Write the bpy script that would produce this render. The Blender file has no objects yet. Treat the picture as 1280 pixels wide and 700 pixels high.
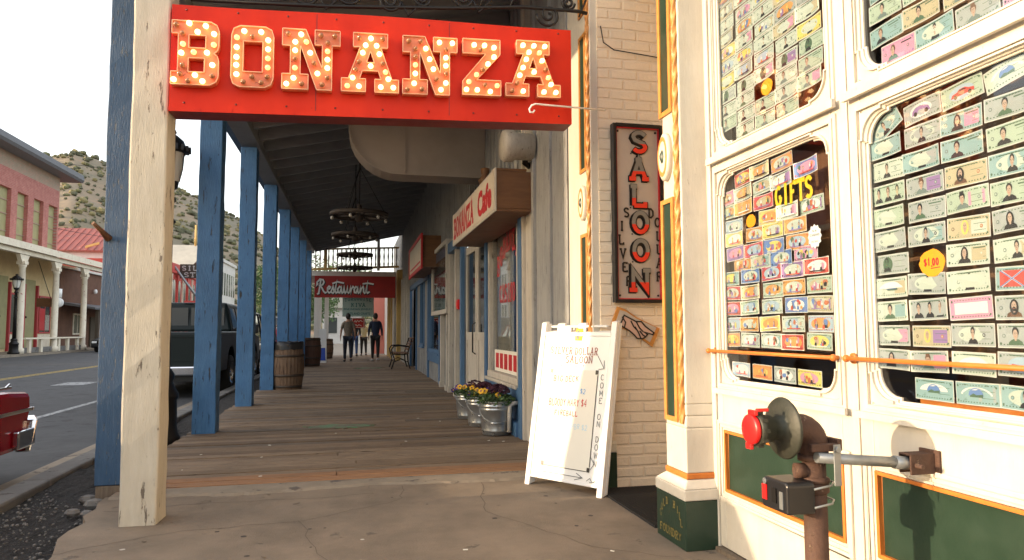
import bpy, math, random
from mathutils import Vector, Matrix, Euler
R = math.radians
random.seed(7)
sc = bpy.context.scene
col = sc.collection
# ------------------------------------------------------------ helpers
def tag(o, label=None, cat=None, group=None, kind=None):
    if label: o['label'] = label
    if cat: o['category'] = cat
    if group: o['group'] = group
    if kind: o['kind'] = kind
    return o
def empty(name, loc=(0,0,0), rz=0, label=None, cat=None, group=None):
    o = bpy.data.objects.new(name, None); col.objects.link(o)
    o.location = loc; o.rotation_euler = (0,0,rz); o.empty_display_size = .1
    return tag(o, label, cat, group)
def copy_tree(o, parent=None):
    c = o.copy(); col.objects.link(c); c.parent = parent
    for ch in list(o.children): copy_tree(ch, c)
    return c
LOCAL=set()   # names of things whose parts are modelled in the thing's own axes
class MB:
    """collects faces; build() links them as one mesh object"""
    def __init__(s): s.v=[]; s.f=[]; s.m=[]; s.sm=[]
    def face(s, pts, m=0, smooth=False):
        n=len(s.v); s.v += [tuple(p) for p in pts]; s.f.append(tuple(range(n,n+len(pts)))); s.m.append(m); s.sm.append(smooth)
        return s
    def raw(s, vs, fs, m=0, smooth=False):
        n=len(s.v); s.v += [tuple(p) for p in vs]
        for f in fs: s.f.append(tuple(i+n for i in f)); s.m.append(m); s.sm.append(smooth)
        return s
    def box(s, x0,x1,y0,y1,z0,z1, m=0):
        if x0>x1: x0,x1=x1,x0
        if y0>y1: y0,y1=y1,y0
        if z0>z1: z0,z1=z1,z0
        vs=[(x0,y0,z0),(x1,y0,z0),(x1,y1,z0),(x0,y1,z0),(x0,y0,z1),(x1,y0,z1),(x1,y1,z1),(x0,y1,z1)]
        return s.raw(vs,[(0,3,2,1),(4,5,6,7),(0,1,5,4),(1,2,6,5),(2,3,7,6),(3,0,4,7)],m)
    def obox(s, c, ax, ay, az, m=0):
        """box from centre and three half vectors"""
        c=Vector(c);ax=Vector(ax);ay=Vector(ay);az=Vector(az)
        vs=[c-ax-ay-az,c+ax-ay-az,c+ax+ay-az,c-ax+ay-az,c-ax-ay+az,c+ax-ay+az,c+ax+ay+az,c-ax+ay+az]
        return s.raw(vs,[(0,3,2,1),(4,5,6,7),(0,1,5,4),(1,2,6,5),(2,3,7,6),(3,0,4,7)],m)
    def bar(s, a, b, w, h, m=0, up=(0,0,1)):
        a=Vector(a);b=Vector(b);d=b-a;L=d.length;d.normalize();u=Vector(up)
        if abs(d.dot(u))>.98: u=Vector((0,1,0))
        r=d.cross(u).normalized();u=r.cross(d)
        return s.obox((a+b)/2, r*w/2, d*L/2, u*h/2, m)
    def prism(s, poly, axis, d0, d1, m=0, caps=True, smooth=False):
        """poly in the two other axes; axis 0,1,2"""
        def P(p,d):
            return (d,p[0],p[1]) if axis==0 else ((p[0],d,p[1]) if axis==1 else (p[0],p[1],d))
        n=len(poly); vs=[P(p,d0) for p in poly]+[P(p,d1) for p in poly]
        fs=[(i,(i+1)%n,n+(i+1)%n,n+i) for i in range(n)]
        k=len(s.v); s.raw(vs,fs,m,smooth)
        if caps:
            s.raw([P(p,d0) for p in poly],[tuple(range(n))[::-1]],m); s.raw([P(p,d1) for p in poly],[tuple(range(n))],m)
        return s
    def tube(s, pts, r, n=8, m=0, caps=True, smooth=True):
        pts=[Vector(p) for p in pts]; N=len(pts)
        rs = r if isinstance(r,(list,tuple)) else [r]*N
        vs=[]; ref=None
        for i,p in enumerate(pts):
            d=(pts[min(i+1,N-1)]-pts[max(i-1,0)])
            if d.length<1e-9: d=Vector((0,0,1))
            d.normalize()
            if ref is None:
                ref=Vector((0,0,1)) if abs(d.z)<.9 else Vector((1,0,0))
            a=d.cross(ref)
            if a.length<1e-6: a=d.orthogonal()
            a.normalize(); b=d.cross(a).normalized(); ref=-b if False else a.cross(d)
            for k in range(n):
                t=2*math.pi*k/n; vs.append(p+(a*math.cos(t)+b*math.sin(t))*rs[i])
        fs=[(i*n+k,i*n+(k+1)%n,(i+1)*n+(k+1)%n,(i+1)*n+k) for i in range(N-1) for k in range(n)]
        s.raw(vs,fs,m,smooth)
        if caps: s.raw(vs[:n],[tuple(range(n))],m); s.raw(vs[-n:],[tuple(range(n))[::-1]],m)
        return s
    def lathe(s, prof, c=(0,0,0), n=20, m=0, axis=(0,0,1), smooth=True, caps=True):
        """prof: (radius, height)"""
        c=Vector(c); ax=Vector(axis).normalized(); a=ax.orthogonal().normalized(); b=ax.cross(a)
        vs=[c+ax*h+(a*math.cos(2*math.pi*k/n)+b*math.sin(2*math.pi*k/n))*r for r,h in prof for k in range(n)]
        fs=[(i*n+k,i*n+(k+1)%n,(i+1)*n+(k+1)%n,(i+1)*n+k) for i in range(len(prof)-1) for k in range(n)]
        s.raw(vs,fs,m,smooth)
        if caps:
            if prof[0][0]>1e-4: s.raw(vs[:n],[tuple(range(n))[::-1]],m)
            if prof[-1][0]>1e-4: s.raw(vs[-n:],[tuple(range(n))],m)
        return s
    def ball(s, c, r, m=0, n=10, k=6, sc3=(1,1,1), smooth=True):
        c=Vector(c); vs=[]
        for i in range(k+1):
            ph=math.pi*i/k
            for j in range(n):
                t=2*math.pi*j/n; vs.append(c+Vector((math.sin(ph)*math.cos(t)*sc3[0],math.sin(ph)*math.sin(t)*sc3[1],-math.cos(ph)*sc3[2]))*r)
        fs=[(i*n+j,i*n+(j+1)%n,(i+1)*n+(j+1)%n,(i+1)*n+j) for i in range(k) for j in range(n)]
        return s.raw(vs,fs,m,smooth)
    def mesh(s, me, fn, m=0):
        return s.raw([fn(v.co) for v in me.vertices],[tuple(p.vertices) for p in me.polygons],m)
    def build(s, name, mats, parent=None, loc=None, bevel=0, group=None, clean=True):
        o0=Vector(loc) if loc is not None else Vector((0,0,0))
        off=Vector((0,0,0))
        if loc is not None: off=o0
        elif parent is not None and parent.name not in LOCAL:
            p=parent
            while p is not None: off+=p.location; p=p.parent
        me=bpy.data.meshes.new(name)
        me.from_pydata([tuple(Vector(v)-off) for v in s.v],[],s.f)
        if not isinstance(mats,(list,tuple)): mats=[mats]
        for mm in mats: me.materials.append(mm)
        me.polygons.foreach_set('material_index', s.m); me.polygons.foreach_set('use_smooth', s.sm)
        me.update()
        if clean:
            import bmesh
            b=bmesh.new(); b.from_mesh(me); bmesh.ops.remove_doubles(b, verts=b.verts, dist=1e-5)
            bmesh.ops.recalc_face_normals(b, faces=b.faces); b.to_mesh(me); b.free()
        o=bpy.data.objects.new(name, me); col.objects.link(o)
        if parent is not None: o.parent=parent
        if loc is not None: o.location=o0
        if parent is not None and parent.name in LOCAL: LOCAL.add(o.name)
        if bevel:
            bv=o.modifiers.new('bevel','BEVEL'); bv.width=bevel; bv.segments=2; bv.limit_method='ANGLE'; bv.angle_limit=R(40)
        return o
def thing1(mb, name, mats, loc, label, cat, group=None, bevel=0):
    o=mb.build(name, mats, loc=loc, bevel=bevel); return tag(o,label,cat,group)
def curve_mesh(loops, depth):
    c=bpy.data.curves.new('tmp','CURVE'); c.dimensions='2D'; c.fill_mode='BOTH'; c.extrude=depth/2
    for lp in loops:
        sp=c.splines.new('POLY'); sp.points.add(len(lp)-1)
        for i,p in enumerate(lp): sp.points[i].co=(p[0],p[1],0,1)
        sp.use_cyclic_u=True
    o=bpy.data.objects.new('tmp',c); me=bpy.data.meshes.new_from_object(o)
    bpy.data.objects.remove(o); bpy.data.curves.remove(c); return me
_tc={}
def text_me(body, bold=0, shear=0, space=1):
    k=(body,bold,shear,space)
    if k in _tc: return _tc[k]
    c=bpy.data.curves.new('tmp','FONT'); c.body=body; c.size=1; c.offset=bold; c.shear=shear; c.resolution_u=3; c.space_character=space
    o=bpy.data.objects.new('tmp',c); me=bpy.data.meshes.new_from_object(o)
    bpy.data.objects.remove(o); bpy.data.curves.remove(c)
    xs=[v.co.x for v in me.vertices]; ys=[v.co.y for v in me.vertices]
    _tc[k]=(me,min(xs),max(xs),min(ys),max(ys)); return _tc[k]
def text(mb, body, o, r, u, w, h, m=0, bold=0, shear=0, rot=0, space=1):
    """flat lettering filling w x h with its lower left corner at o, along r and u"""
    me,x0,x1,y0,y1=text_me(body,bold,shear,space); o=Vector(o); r=Vector(r); u=Vector(u)
    if rot: r,u = r*math.cos(rot)+u*math.sin(rot), u*math.cos(rot)-r*math.sin(rot)
    mb.mesh(me, lambda c: o+r*((c.x-x0)/(x1-x0)*w)+u*((c.y-y0)/(y1-y0)*h), m)
# stroke lettering (slab serif or hand drawn): polylines in a unit box and serif positions
def arc(cx,cy,rx,ry,a0,a1,n=8): return [(cx+rx*math.cos(R(a0+(a1-a0)*i/n)), cy+ry*math.sin(R(a0+(a1-a0)*i/n))) for i in range(n+1)]
GL={
'A':([[(.12,0),(.5,1),(.88,0)],[(.26,.36),(.74,.36)]],[(.12,0),(.88,0),(.5,1)]),
'B':([[(.2,0),(.2,1)],[(.2,1),(.65,1),(.82,.88),(.82,.64),(.65,.52),(.2,.52)],[(.65,.52),(.88,.38),(.88,.14),(.7,0),(.2,0)]],[(.12,0),(.12,1)]),
'C':([arc(.5,.5,.4,.5,45,315,12)],[]),
'D':([[(.2,0),(.2,1)],[(.2,1),(.55,1),(.85,.75),(.85,.25),(.55,0),(.2,0)]],[(.12,0),(.12,1)]),
'E':([[(.2,0),(.2,1)],[(.2,1),(.85,1),(.85,.85)],[(.2,.52),(.65,.52)],[(.2,0),(.88,0),(.88,.16)]],[]),
'F':([[(.2,0),(.2,1)],[(.2,1),(.88,1),(.88,.84)],[(.2,.52),(.68,.52)]],[(.2,0)]),
'G':([arc(.5,.5,.4,.5,45,350,12),[(.9,.42),(.55,.42)]],[]),
'H':([[(.2,0),(.2,1)],[(.82,0),(.82,1)],[(.2,.5),(.82,.5)]],[(.2,0),(.2,1),(.82,0),(.82,1)]),
'Q':([arc(.5,.5,.4,.5,0,360,16),[(.55,.25),(.9,-.05)]],[]),
'+':([[(.1,.45),(.9,.45)],[(.5,.1),(.5,.8)]],[]),
'I':([[(.5,0),(.5,1)]],[(.5,0),(.5,1)]),
'K':([[(.2,0),(.2,1)],[(.85,1),(.2,.45)],[(.42,.6),(.88,0)]],[(.2,0),(.2,1)]),
'L':([[(.22,1),(.22,0)],[(.22,0),(.88,0),(.88,.2)]],[(.22,1)]),
'M':([[(.1,0),(.1,1),(.5,.35),(.9,1),(.9,0)]],[(.1,0),(.9,0)]),
'N':([[(.15,0),(.15,1),(.85,0),(.85,1)]],[(.15,0),(.85,1)]),
'O':([arc(.5,.5,.4,.5,0,360,16)],[]),
'P':([[(.2,0),(.2,1)],[(.2,1),(.65,1),(.85,.85),(.85,.6),(.65,.45),(.2,.45)]],[(.2,0)]),
'R':([[(.2,0),(.2,1)],[(.2,1),(.65,1),(.85,.85),(.85,.65),(.65,.5),(.2,.5)],[(.5,.5),(.88,0)]],[(.2,0),(.88,0)]),
'S':([[(.86,.82)]+arc(.5,.76,.34,.24,40,180,6)+[(.25,.6),(.75,.42)]+arc(.5,.25,.36,.25,0,-150,7)],[]),
'T':([[(.5,0),(.5,1)],[(.08,.85),(.08,1),(.92,1),(.92,.85)]],[(.5,0)]),
'U':([[(.15,1),(.15,.3)]+arc(.5,.3,.35,.3,180,360,6)+[(.85,1)]],[(.15,1),(.85,1)]),
'V':([[(.12,1),(.5,0),(.88,1)]],[(.12,1),(.88,1)]),
'W':([[(.06,1),(.28,0),(.5,.8),(.72,0),(.94,1)]],[]),
'Y':([[(.1,1),(.5,.5),(.9,1)],[(.5,.5),(.5,0)]],[]),
'Z':([[(.12,.8),(.12,1),(.85,1),(.12,0),(.88,0),(.88,.2)]],[]),
'$':([[(.86,.82)]+arc(.5,.74,.34,.2,40,180,6)+[(.25,.6),(.75,.42)]+arc(.5,.27,.36,.2,0,-150,7),[(.5,-.1),(.5,1.1)]],[]),
'1':([[(.3,.8),(.5,1),(.5,0)]],[]),'0':([arc(.5,.5,.35,.5,0,360,12)],[]),
'2':([arc(.5,.72,.35,.28,160,-30,7)+[(.15,0),(.88,0)]],[]),
'4':([[(.7,0),(.7,1),(.12,.35),(.9,.35)]],[]),
}
def strokes(mb, polys, o, r, u, n, w, m=0, lift=0.0):
    """flat ribbons; each one a hair above the one before"""
    o=Vector(o);r=Vector(r);u=Vector(u);n=Vector(n)
    for k,pl in enumerate(polys):
        z=lift+k*.00025; L=[];Rr=[]
        P=[Vector((p[0],p[1])) for p in pl]; closed=(P[0]-P[-1]).length<1e-4 and len(P)>2
        for i in range(len(P)):
            a=P[i-1] if i>0 else (P[-2] if closed else P[0]); b=P[i+1] if i<len(P)-1 else (P[1] if closed else P[-1])
            d1=(P[i]-a); d2=(b-P[i])
            if d1.length<1e-7: d1=d2
            if d2.length<1e-7: d2=d1
            d1=d1.normalized(); d2=d2.normalized()
            t=(d1+d2); t = t.normalized() if t.length>1e-4 else d1
            nn=Vector((-t.y,t.x)); cs=max(.35,nn.dot(Vector((-d1.y,d1.x))))
            L.append(P[i]+nn*(w/2/cs)); Rr.append(P[i]-nn*(w/2/cs))
        for i in range(len(P)-1):
            mb.face([o+r*q.x+u*q.y+n*z for q in (L[i],Rr[i],Rr[i+1],L[i+1])],m)
def slab(mb, s, o, r, u, n, cw, h, w, m=0, gap=.12, serif=True, lift=0, vertical=False, step=None, jitter=0):
    x=0
    for i,ch in enumerate(s):
        if ch==' ': x+=cw*.6; continue
        if ch in ".,'": 
            strokes(mb,[[(x,0),(x+w,0)]],o,r,u,n,w,m,lift); x+=cw*.4; continue
        g=GL[ch]; j=random.uniform(-1,1)*jitter*h
        f=lambda p:(x+p[0]*cw, p[1]*(h-w)+w/2+j)
        pl=[[f(p) for p in q] for q in g[0]]
        if serif:
            for sx,sy in g[1]: pl.append([(x+sx*cw-cw*.2,f((0,sy))[1]),(x+sx*cw+cw*.2,f((0,sy))[1])])
        strokes(mb,pl,o,r,u,n,w,m,lift)
        x+=cw*(1+gap)
    return x
# ------------------------------------------------------------ materials
def nd(nt,t,**k):
    n=nt.nodes.new(t)
    for a,b in k.items(): setattr(n,a,b)
    return n
def base(name):
    m=bpy.data.materials.new(name); m.use_nodes=True; nt=m.node_tree; return m,nt,nt.nodes['Principled BSDF']
def ramp(nt, fac, stops):
    r=nd(nt,'ShaderNodeValToRGB'); e=r.color_ramp.elements
    while len(e)<len(stops): e.new(.5)
    for i,(p,c) in enumerate(stops):
        e[i].position=p; e[i].color=(c,c,c,1) if isinstance(c,(int,float)) else tuple(c)+(1,)
    nt.links.new(fac,r.inputs[0]); return r.outputs[0]
def mix(nt, fac, a, b, mode='MIX'):
    n=nd(nt,'ShaderNodeMix',data_type='RGBA',blend_type=mode)
    for s,v in ((0,fac),(6,a),(7,b)):
        if hasattr(v,'links') or hasattr(v,'is_linked'): nt.links.new(v,n.inputs[s])
        elif s==0: n.inputs[0].default_value=v
        else: n.inputs[s].default_value=tuple(v)+(1,)
    return n.outputs[2]
def noise(nt, vec, scale, detail=4, rough=.6):
    n=nd(nt,'ShaderNodeTexNoise'); n.inputs['Scale'].default_value=scale; n.inputs['Detail'].default_value=detail; n.inputs['Roughness'].default_value=rough
    nt.links.new(vec,n.inputs['Vector']); return n.outputs['Fac']
def coords(nt, stretch=(1,1,1)):
    tc=nd(nt,'ShaderNodeTexCoord'); mp=nd(nt,'ShaderNodeMapping'); mp.inputs['Scale'].default_value=stretch
    nt.links.new(tc.outputs['Object'],mp.inputs[0]); return mp.outputs[0]
def bump(nt, bs, h, strength, dist=.01):
    b=nd(nt,'ShaderNodeBump'); b.inputs['Strength'].default_value=strength; b.inputs['Distance'].default_value=dist
    nt.links.new(h,b.inputs['Height']); nt.links.new(b.outputs[0],bs.inputs['Normal']); return b
def mat(name, c, c2=None, scale=6, stretch=(1,1,1), rough=.6, metal=0, bmp=.15, bscale=60, peel=None, pth=.62, pscale=14, grime=.12, dist=.004):
    """painted or plain surface: two-tone mottling, optional chips of another colour, fine bump"""
    m,nt,bs=base(name); v=coords(nt,stretch); v1=coords(nt)
    c2=c2 or tuple(x*.8 for x in c)
    f=ramp(nt,noise(nt,v,scale),[(.3,0),(.7,1)]); k=mix(nt,f,c,c2)
    hh=noise(nt,v,bscale,6)
    if peel:
        pv=noise(nt,v,pscale,8,.7); pf=ramp(nt,pv,[(pth-.055,0),(pth-.035,1)]); k=mix(nt,pf,k,peel)
        sub=nd(nt,'ShaderNodeMath',operation='SUBTRACT'); nt.links.new(hh,sub.inputs[0]); nt.links.new(pf,sub.inputs[1]); hh=sub.outputs[0]
    if grime: 
        gf=ramp(nt,noise(nt,v1,1.7,8,.7),[(.45,0),(.75,grime*2)]); k=mix(nt,gf,k,tuple(x*.35 for x in c))
    nt.links.new(k,bs.inputs['Base Color']); bs.inputs['Metallic'].default_value=metal
    rr=nd(nt,'ShaderNodeMapRange'); rr.inputs[3].default_value=max(.05,rough-.12); rr.inputs[4].default_value=min(1,rough+.12)
    nt.links.new(noise(nt,v1,9),rr.inputs[0]); nt.links.new(rr.outputs[0],bs.inputs['Roughness'])
    if bmp: bump(nt,bs,hh,bmp*2,dist)
    return m
def flat(name,c,rough=.6,metal=0,emit=0):
    m,nt,bs=base(name); bs.inputs['Base Color'].default_value=tuple(c)+(1,); bs.inputs['Roughness'].default_value=rough; bs.inputs['Metallic'].default_value=metal
    if emit: bs.inputs['Emission Color'].default_value=tuple(c)+(1,); bs.inputs['Emission Strength'].default_value=emit
    return m
def glass(name, tint=(.9,.93,.95), refl=.06):
    m=bpy.data.materials.new(name); m.use_nodes=True; nt=m.node_tree; nt.nodes.clear()
    t=nd(nt,'ShaderNodeBsdfTransparent'); t.inputs[0].default_value=tint+(1,); g=nd(nt,'ShaderNodeBsdfGlossy'); g.inputs['Roughness'].default_value=.02
    lw=nd(nt,'ShaderNodeLayerWeight'); lw.inputs[0].default_value=.5; pw=nd(nt,'ShaderNodeMath',operation='POWER'); pw.inputs[1].default_value=4; nt.links.new(lw.outputs['Facing'],pw.inputs[0])
    fr=nd(nt,'ShaderNodeMath',operation='MULTIPLY_ADD'); fr.inputs[1].default_value=.9; fr.inputs[2].default_value=.045; nt.links.new(pw.outputs[0],fr.inputs[0])
    mx=nd(nt,'ShaderNodeMixShader'); o=nd(nt,'ShaderNodeOutputMaterial')
    nt.links.new(fr.outputs[0],mx.inputs[0]); nt.links.new(t.outputs[0],mx.inputs[1]); nt.links.new(g.outputs[0],mx.inputs[2]); nt.links.new(mx.outputs[0],o.inputs[0]); return m
def brick(name, plane, c1, c2, mortar, bw=.2, bh=.068, bstr=.6, var=.3, msize=.012, worn=None):
    m,nt,bs=base(name); tc=nd(nt,'ShaderNodeTexCoord'); sp=nd(nt,'ShaderNodeSeparateXYZ'); cb=nd(nt,'ShaderNodeCombineXYZ')
    nt.links.new(tc.outputs['Object'],sp.inputs[0]); nt.links.new(sp.outputs[0 if plane=='x' else 1],cb.inputs[0]); nt.links.new(sp.outputs[2],cb.inputs[1])
    b=nd(nt,'ShaderNodeTexBrick'); b.inputs['Scale'].default_value=1; b.inputs['Brick Width'].default_value=bw; b.inputs['Row Height'].default_value=bh
    b.inputs['Mortar Size'].default_value=msize; b.inputs['Mortar Smooth'].default_value=.6; b.inputs['Color1'].default_value=c1+(1,); b.inputs['Color2'].default_value=c2+(1,); b.inputs['Mortar'].default_value=mortar+(1,)
    # wobble the courses a little
    nz=nd(nt,'ShaderNodeTexNoise'); nz.inputs['Scale'].default_value=5; nt.links.new(cb.outputs[0],nz.inputs['Vector'])
    vm=nd(nt,'ShaderNodeVectorMath',operation='MULTIPLY_ADD'); vm.inputs[1].default_value=(.02,.02,0); nt.links.new(nz.outputs['Color'],vm.inputs[0]); nt.links.new(cb.outputs[0],vm.inputs[2]); nt.links.new(vm.outputs[0],b.inputs['Vector'])
    k=mix(nt,ramp(nt,noise(nt,tc.outputs['Object'],3,8,.7),[(.35,0),(.75,1)]),b.outputs['Color'],tuple(x*(1-var) for x in c1))
    if worn: k=mix(nt,ramp(nt,noise(nt,tc.outputs['Object'],.9,8,.75),[(.5,0),(.58,.85)]),k,worn)
    nt.links.new(k,bs.inputs['Base Color']); bs.inputs['Roughness'].default_value=.75
    h=nd(nt,'ShaderNodeMath',operation='MULTIPLY_ADD'); h.inputs[1].default_value=-1.2; nt.links.new(b.outputs['Fac'],h.inputs[0]); nt.links.new(noise(nt,tc.outputs['Object'],28,8,.7),h.inputs[2])
    bump(nt,bs,h.outputs[0],bstr,.012); return m
M={}
cream=(.62,.55,.42)
M['post_white']=mat('weathered_cream_paint',(.58,.53,.43),(.50,.45,.35),7,(3,3,.5),.65,bmp=.28,bscale=40,peel=(.16,.13,.10),pth=.67,pscale=9,dist=.006)
M['post_blue']=mat('weathered_blue_paint',(.045,.15,.33),(.065,.19,.38),9,(4,4,.5),.55,bmp=.5,bscale=30,peel=(.03,.035,.04),pth=.67,pscale=7,grime=.25,dist=.006)
M['post_navy']=mat('worn_navy_paint',(.03,.08,.16),(.05,.11,.20),9,(4,4,.6),.5,bmp=.5,bscale=35,peel=(.16,.19,.22),pth=.66,pscale=16,dist=.005)
M['bare_wood']=mat('bare_grey_wood',(.22,.17,.12),(.12,.09,.065),6,(8,8,.8),.8,bmp=.6,bscale=20)
M['door_cream']=mat('cream_door_paint',(.64,.60,.52),(.58,.535,.45),4,(3,3,.7),.42,bmp=.22,bscale=26,peel=(.34,.28,.2),pth=.725,pscale=22,grime=.14)
M['orange']=mat('orange_trim_paint',(.58,.19,.03),(.50,.14,.02),12,rough=.5,bmp=.15)
M['gold_rope']=mat('ochre_rope_paint',(.60,.28,.07),(.48,.19,.04),20,rough=.45,bmp=.2)
M['green']=mat('dark_green_paint',(.013,.034,.02),(.02,.044,.028),9,rough=.4,bmp=.08,peel=(.3,.3,.26),pth=.78,pscale=60)
M['red']=mat('red_sign_enamel',(.70,.030,.004),(.50,.014,.003),2.2,(1,1,.5),.55,bmp=.12,bscale=14,peel=(.12,.03,.02),pth=.745,pscale=10,grime=.1)
M['dark_red']=mat('dark_red_metal',(.16,.012,.01),rough=.5)
M['letter']=mat('salmon_letter_metal',(.66,.16,.07),(.76,.24,.12),14,rough=.45,bmp=.1,peel=(.25,.05,.02),pth=.68,pscale=30)
M['rim']=flat('pale_letter_rim',(.85,.5,.3),.35)
M['bulb_on']=flat('lit_bulb',(1,.60,.24),.2,emit=2.6)
M['bulb_dim']=flat('weakly_lit_bulb',(1,.42,.14),.2,emit=1.1)
M['bulb_off']=flat('unlit_bulb_glass',(.35,.16,.08),.12)
M['iron']=flat('black_iron',(.014,.013,.013),.45,.4)
M['rust']=mat('rusty_pipe',(.055,.028,.02),(.10,.05,.032),14,rough=.75,bmp=.4,peel=(.20,.13,.09),pth=.66,pscale=18)
M['oldbrass']=mat('dark_green_bronze',(.022,.026,.018),(.045,.045,.034),20,rough=.55,metal=.2,bmp=.2)
M['capred']=flat('red_plastic',(.75,.015,.015),.35)
M['conduit']=mat('grey_conduit',(.30,.32,.33),(.24,.26,.27),14,rough=.42,metal=.6,bmp=.05)
M['black']=flat('black_plastic',(.012,.012,.014),.35)
M['white']=flat('white_plastic',(.82,.82,.80),.4)
M['board_white']=mat('white_moulded_plastic',(.80,.79,.76),(.76,.75,.72),3,rough=.4,bmp=.05,grime=.03)
M['paper']=flat('cream_paper',(.74,.71,.62),.7)
M['brick_cream']=brick('painted_brick','x',(.82,.70,.54),(.80,.67,.51),(.78,.65,.50),.215,.075,.6,.10)
M['brick_end']=brick('painted_brick_side','y',(.72,.62,.49),(.69,.58,.45),(.62,.50,.38),.215,.075,.9,.12)
M['brick_red']=brick('red_brick','y',(.42,.12,.10),(.50,.17,.14),(.42,.32,.27),.3,.1,.4,.25)
M['brick_worn']=brick('stripped_brick','y',(.34,.27,.20),(.44,.24,.18),(.40,.34,.27),.3,.1,.4,.2)
M['brick_redx']=brick('red_brick_side','x',(.42,.12,.10),(.50,.17,.14),(.42,.32,.27),.3,.1,.4,.25)
M['concrete']=mat('sidewalk_concrete',(.25,.195,.14),(.175,.138,.10),2.2,rough=.85,bmp=.45,bscale=90,peel=(.14,.115,.09),pth=.69,pscale=4,grime=.3)
M['concrete_pale']=mat('pale_old_concrete',(.29,.24,.18),(.22,.18,.135),5,rough=.85,bmp=.5,bscale=60,peel=(.12,.1,.085),pth=.66,pscale=6,grime=.2)
M['kerb']=mat('kerb_concrete',(.19,.18,.165),(.14,.13,.12),4,rough=.85,bmp=.3,bscale=70,peel=(.08,.07,.06),pth=.63,pscale=5,grime=.3)
M['asphalt']=mat('asphalt',(.048,.05,.054),(.062,.063,.066),.8,rough=.8,bmp=.3,bscale=160,grime=.25,peel=(.03,.03,.032),pth=.63,pscale=2.5)
M['gravel']=mat('dark_gravel_dirt',(.075,.065,.058),(.035,.032,.03),22,rough=.95,bmp=1,bscale=60,peel=(.17,.15,.13),pth=.66,pscale=50,grime=.3,dist=.03)
M['dirt']=mat('dry_earth',(.2,.16,.11),(.14,.12,.08),.3,rough=.95,bmp=.3,bscale=5)
M['line_white']=mat('white_road_paint',(.42,.43,.43),(.25,.26,.26),9,rough=.7,peel=(.06,.06,.065),pth=.58,pscale=14)
M['line_yellow']=mat('yellow_road_paint',(.48,.33,.05),(.35,.25,.05),9,rough=.7,peel=(.06,.06,.065),pth=.6,pscale=12)
for i,(a,b) in enumerate([((.27,.185,.112),(.175,.12,.075)),((.21,.142,.087),(.135,.09,.057)),((.33,.235,.15),(.21,.148,.096)),((.19,.142,.098),(.12,.09,.065))]):
    M['plank%d'%i]=mat('boardwalk_plank_%s'%['brown','dark','pale','grey'][i],a,b,5,(.6,9,9),.8,bmp=.7,bscale=22,peel=(.04,.032,.026),pth=.66,pscale=6,grime=.25,dist=.006)
M['plank4']=mat('sun_tinted_plank',(.40,.20,.09),(.26,.14,.07),5,(.6,9,9),.8,bmp=.6,bscale=22,peel=(.10,.07,.05),pth=.66,pscale=6)  # orange tint paints the low sun's strip onto the front planks
M['ceiling']=mat('grey_ceiling_paint',(.24,.26,.28),(.19,.21,.23),3,(1,6,1),.6,bmp=.3,bscale=10,peel=(.05,.04,.035),pth=.7,pscale=6)
M['joist']=mat('grey_joist_paint',(.28,.29,.30),(.23,.24,.25),4,(1,6,6),.6,bmp=.2)
M['wall_grey']=mat('grey_white_board_paint',(.40,.395,.38),(.31,.31,.305),5,(6,6,.4),.6,bmp=.5,bscale=25,peel=(.10,.085,.07),pth=.67,pscale=8,grime=.25)
M['wall_pale']=mat('pale_board_paint',(.58,.54,.47),(.48,.43,.36),5,(6,6,.4),.6,bmp=.5,bscale=25,peel=(.12,.09,.07),pth=.68,pscale=8,grime=.2)
M['duct']=mat('cream_sheet_metal',(.36,.30,.25),(.31,.26,.22),2,rough=.55,bmp=.05)
M['trim_blue']=mat('blue_trim_paint',(.075,.17,.31),(.055,.13,.25),7,(5,5,.6),.5,bmp=.3,peel=(.2,.2,.19),pth=.72,pscale=20)
M['wood_brown']=mat('brown_box_wood',(.19,.085,.03),(.13,.055,.02),4,(1,1,5),.55,bmp=.3)
M['sign_cream']=mat('cream_sign_face',(.62,.55,.44),(.56,.49,.38),3,rough=.5,bmp=.03,grime=.08)
M['print_red']=flat('red_print',(.50,.02,.025),.5)
M['print_blue']=flat('blue_marker',(.12,.32,.62),.6)
M['print_pink']=flat('pink_marker',(.85,.3,.42),.6)
M['print_black']=flat('black_print',(.02,.02,.022),.5)
M['print_grey']=flat('grey_print',(.12,.13,.13),.5)
M['print_ltblue']=flat('pale_blue_marker',(.45,.62,.72),.6)
M['yellow']=flat('yellow_sign_paint',(.80,.52,.02),.5)
M['pumpkin']=flat('orange_tag_card',(.9,.36,.01),.6)
M['glass']=glass('window_glass')
M['lampglass']=glass('lamp_glass',(.8,.82,.8))
M['darkglass']=flat('dark_window_glass',(.02,.024,.028),.06)
M['interior']=mat('dark_interior_wall',(.26,.13,.065),(.14,.07,.04),2,rough=.8,bmp=0)
M['galv']=mat('galvanised_steel',(.50,.52,.53),(.40,.42,.43),18,rough=.3,metal=.85,bmp=.05,grime=.05)
M['chrome']=flat('chrome',(.75,.76,.78),.08,1)
M['tyre']=flat('tyre_rubber',(.018,.018,.018),.8)
M['carred']=flat('maroon_car_paint',(.30,.008,.018),.12)
M['cargreen']=flat('dark_green_car_paint',(.004,.010,.010),.4)
M['carblack']=flat('black_car_paint',(.01,.011,.013),.15)
M['carwhite']=flat('silver_car_paint',(.45,.46,.48),.25)
M['cargreen'].node_tree.nodes['Principled BSDF'].inputs['Specular IOR Level'].default_value=.25; M['red'].node_tree.nodes['Principled BSDF'].inputs['Specular IOR Level'].default_value=.25
M['tail']=flat('tail_lamp_red',(.5,.02,.02),.2)
M['barrel']=mat('oak_stave',(.20,.125,.075),(.13,.08,.05),5,(9,9,.8),.75,bmp=.5,peel=(.07,.04,.03),pth=.64,pscale=5)
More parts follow.
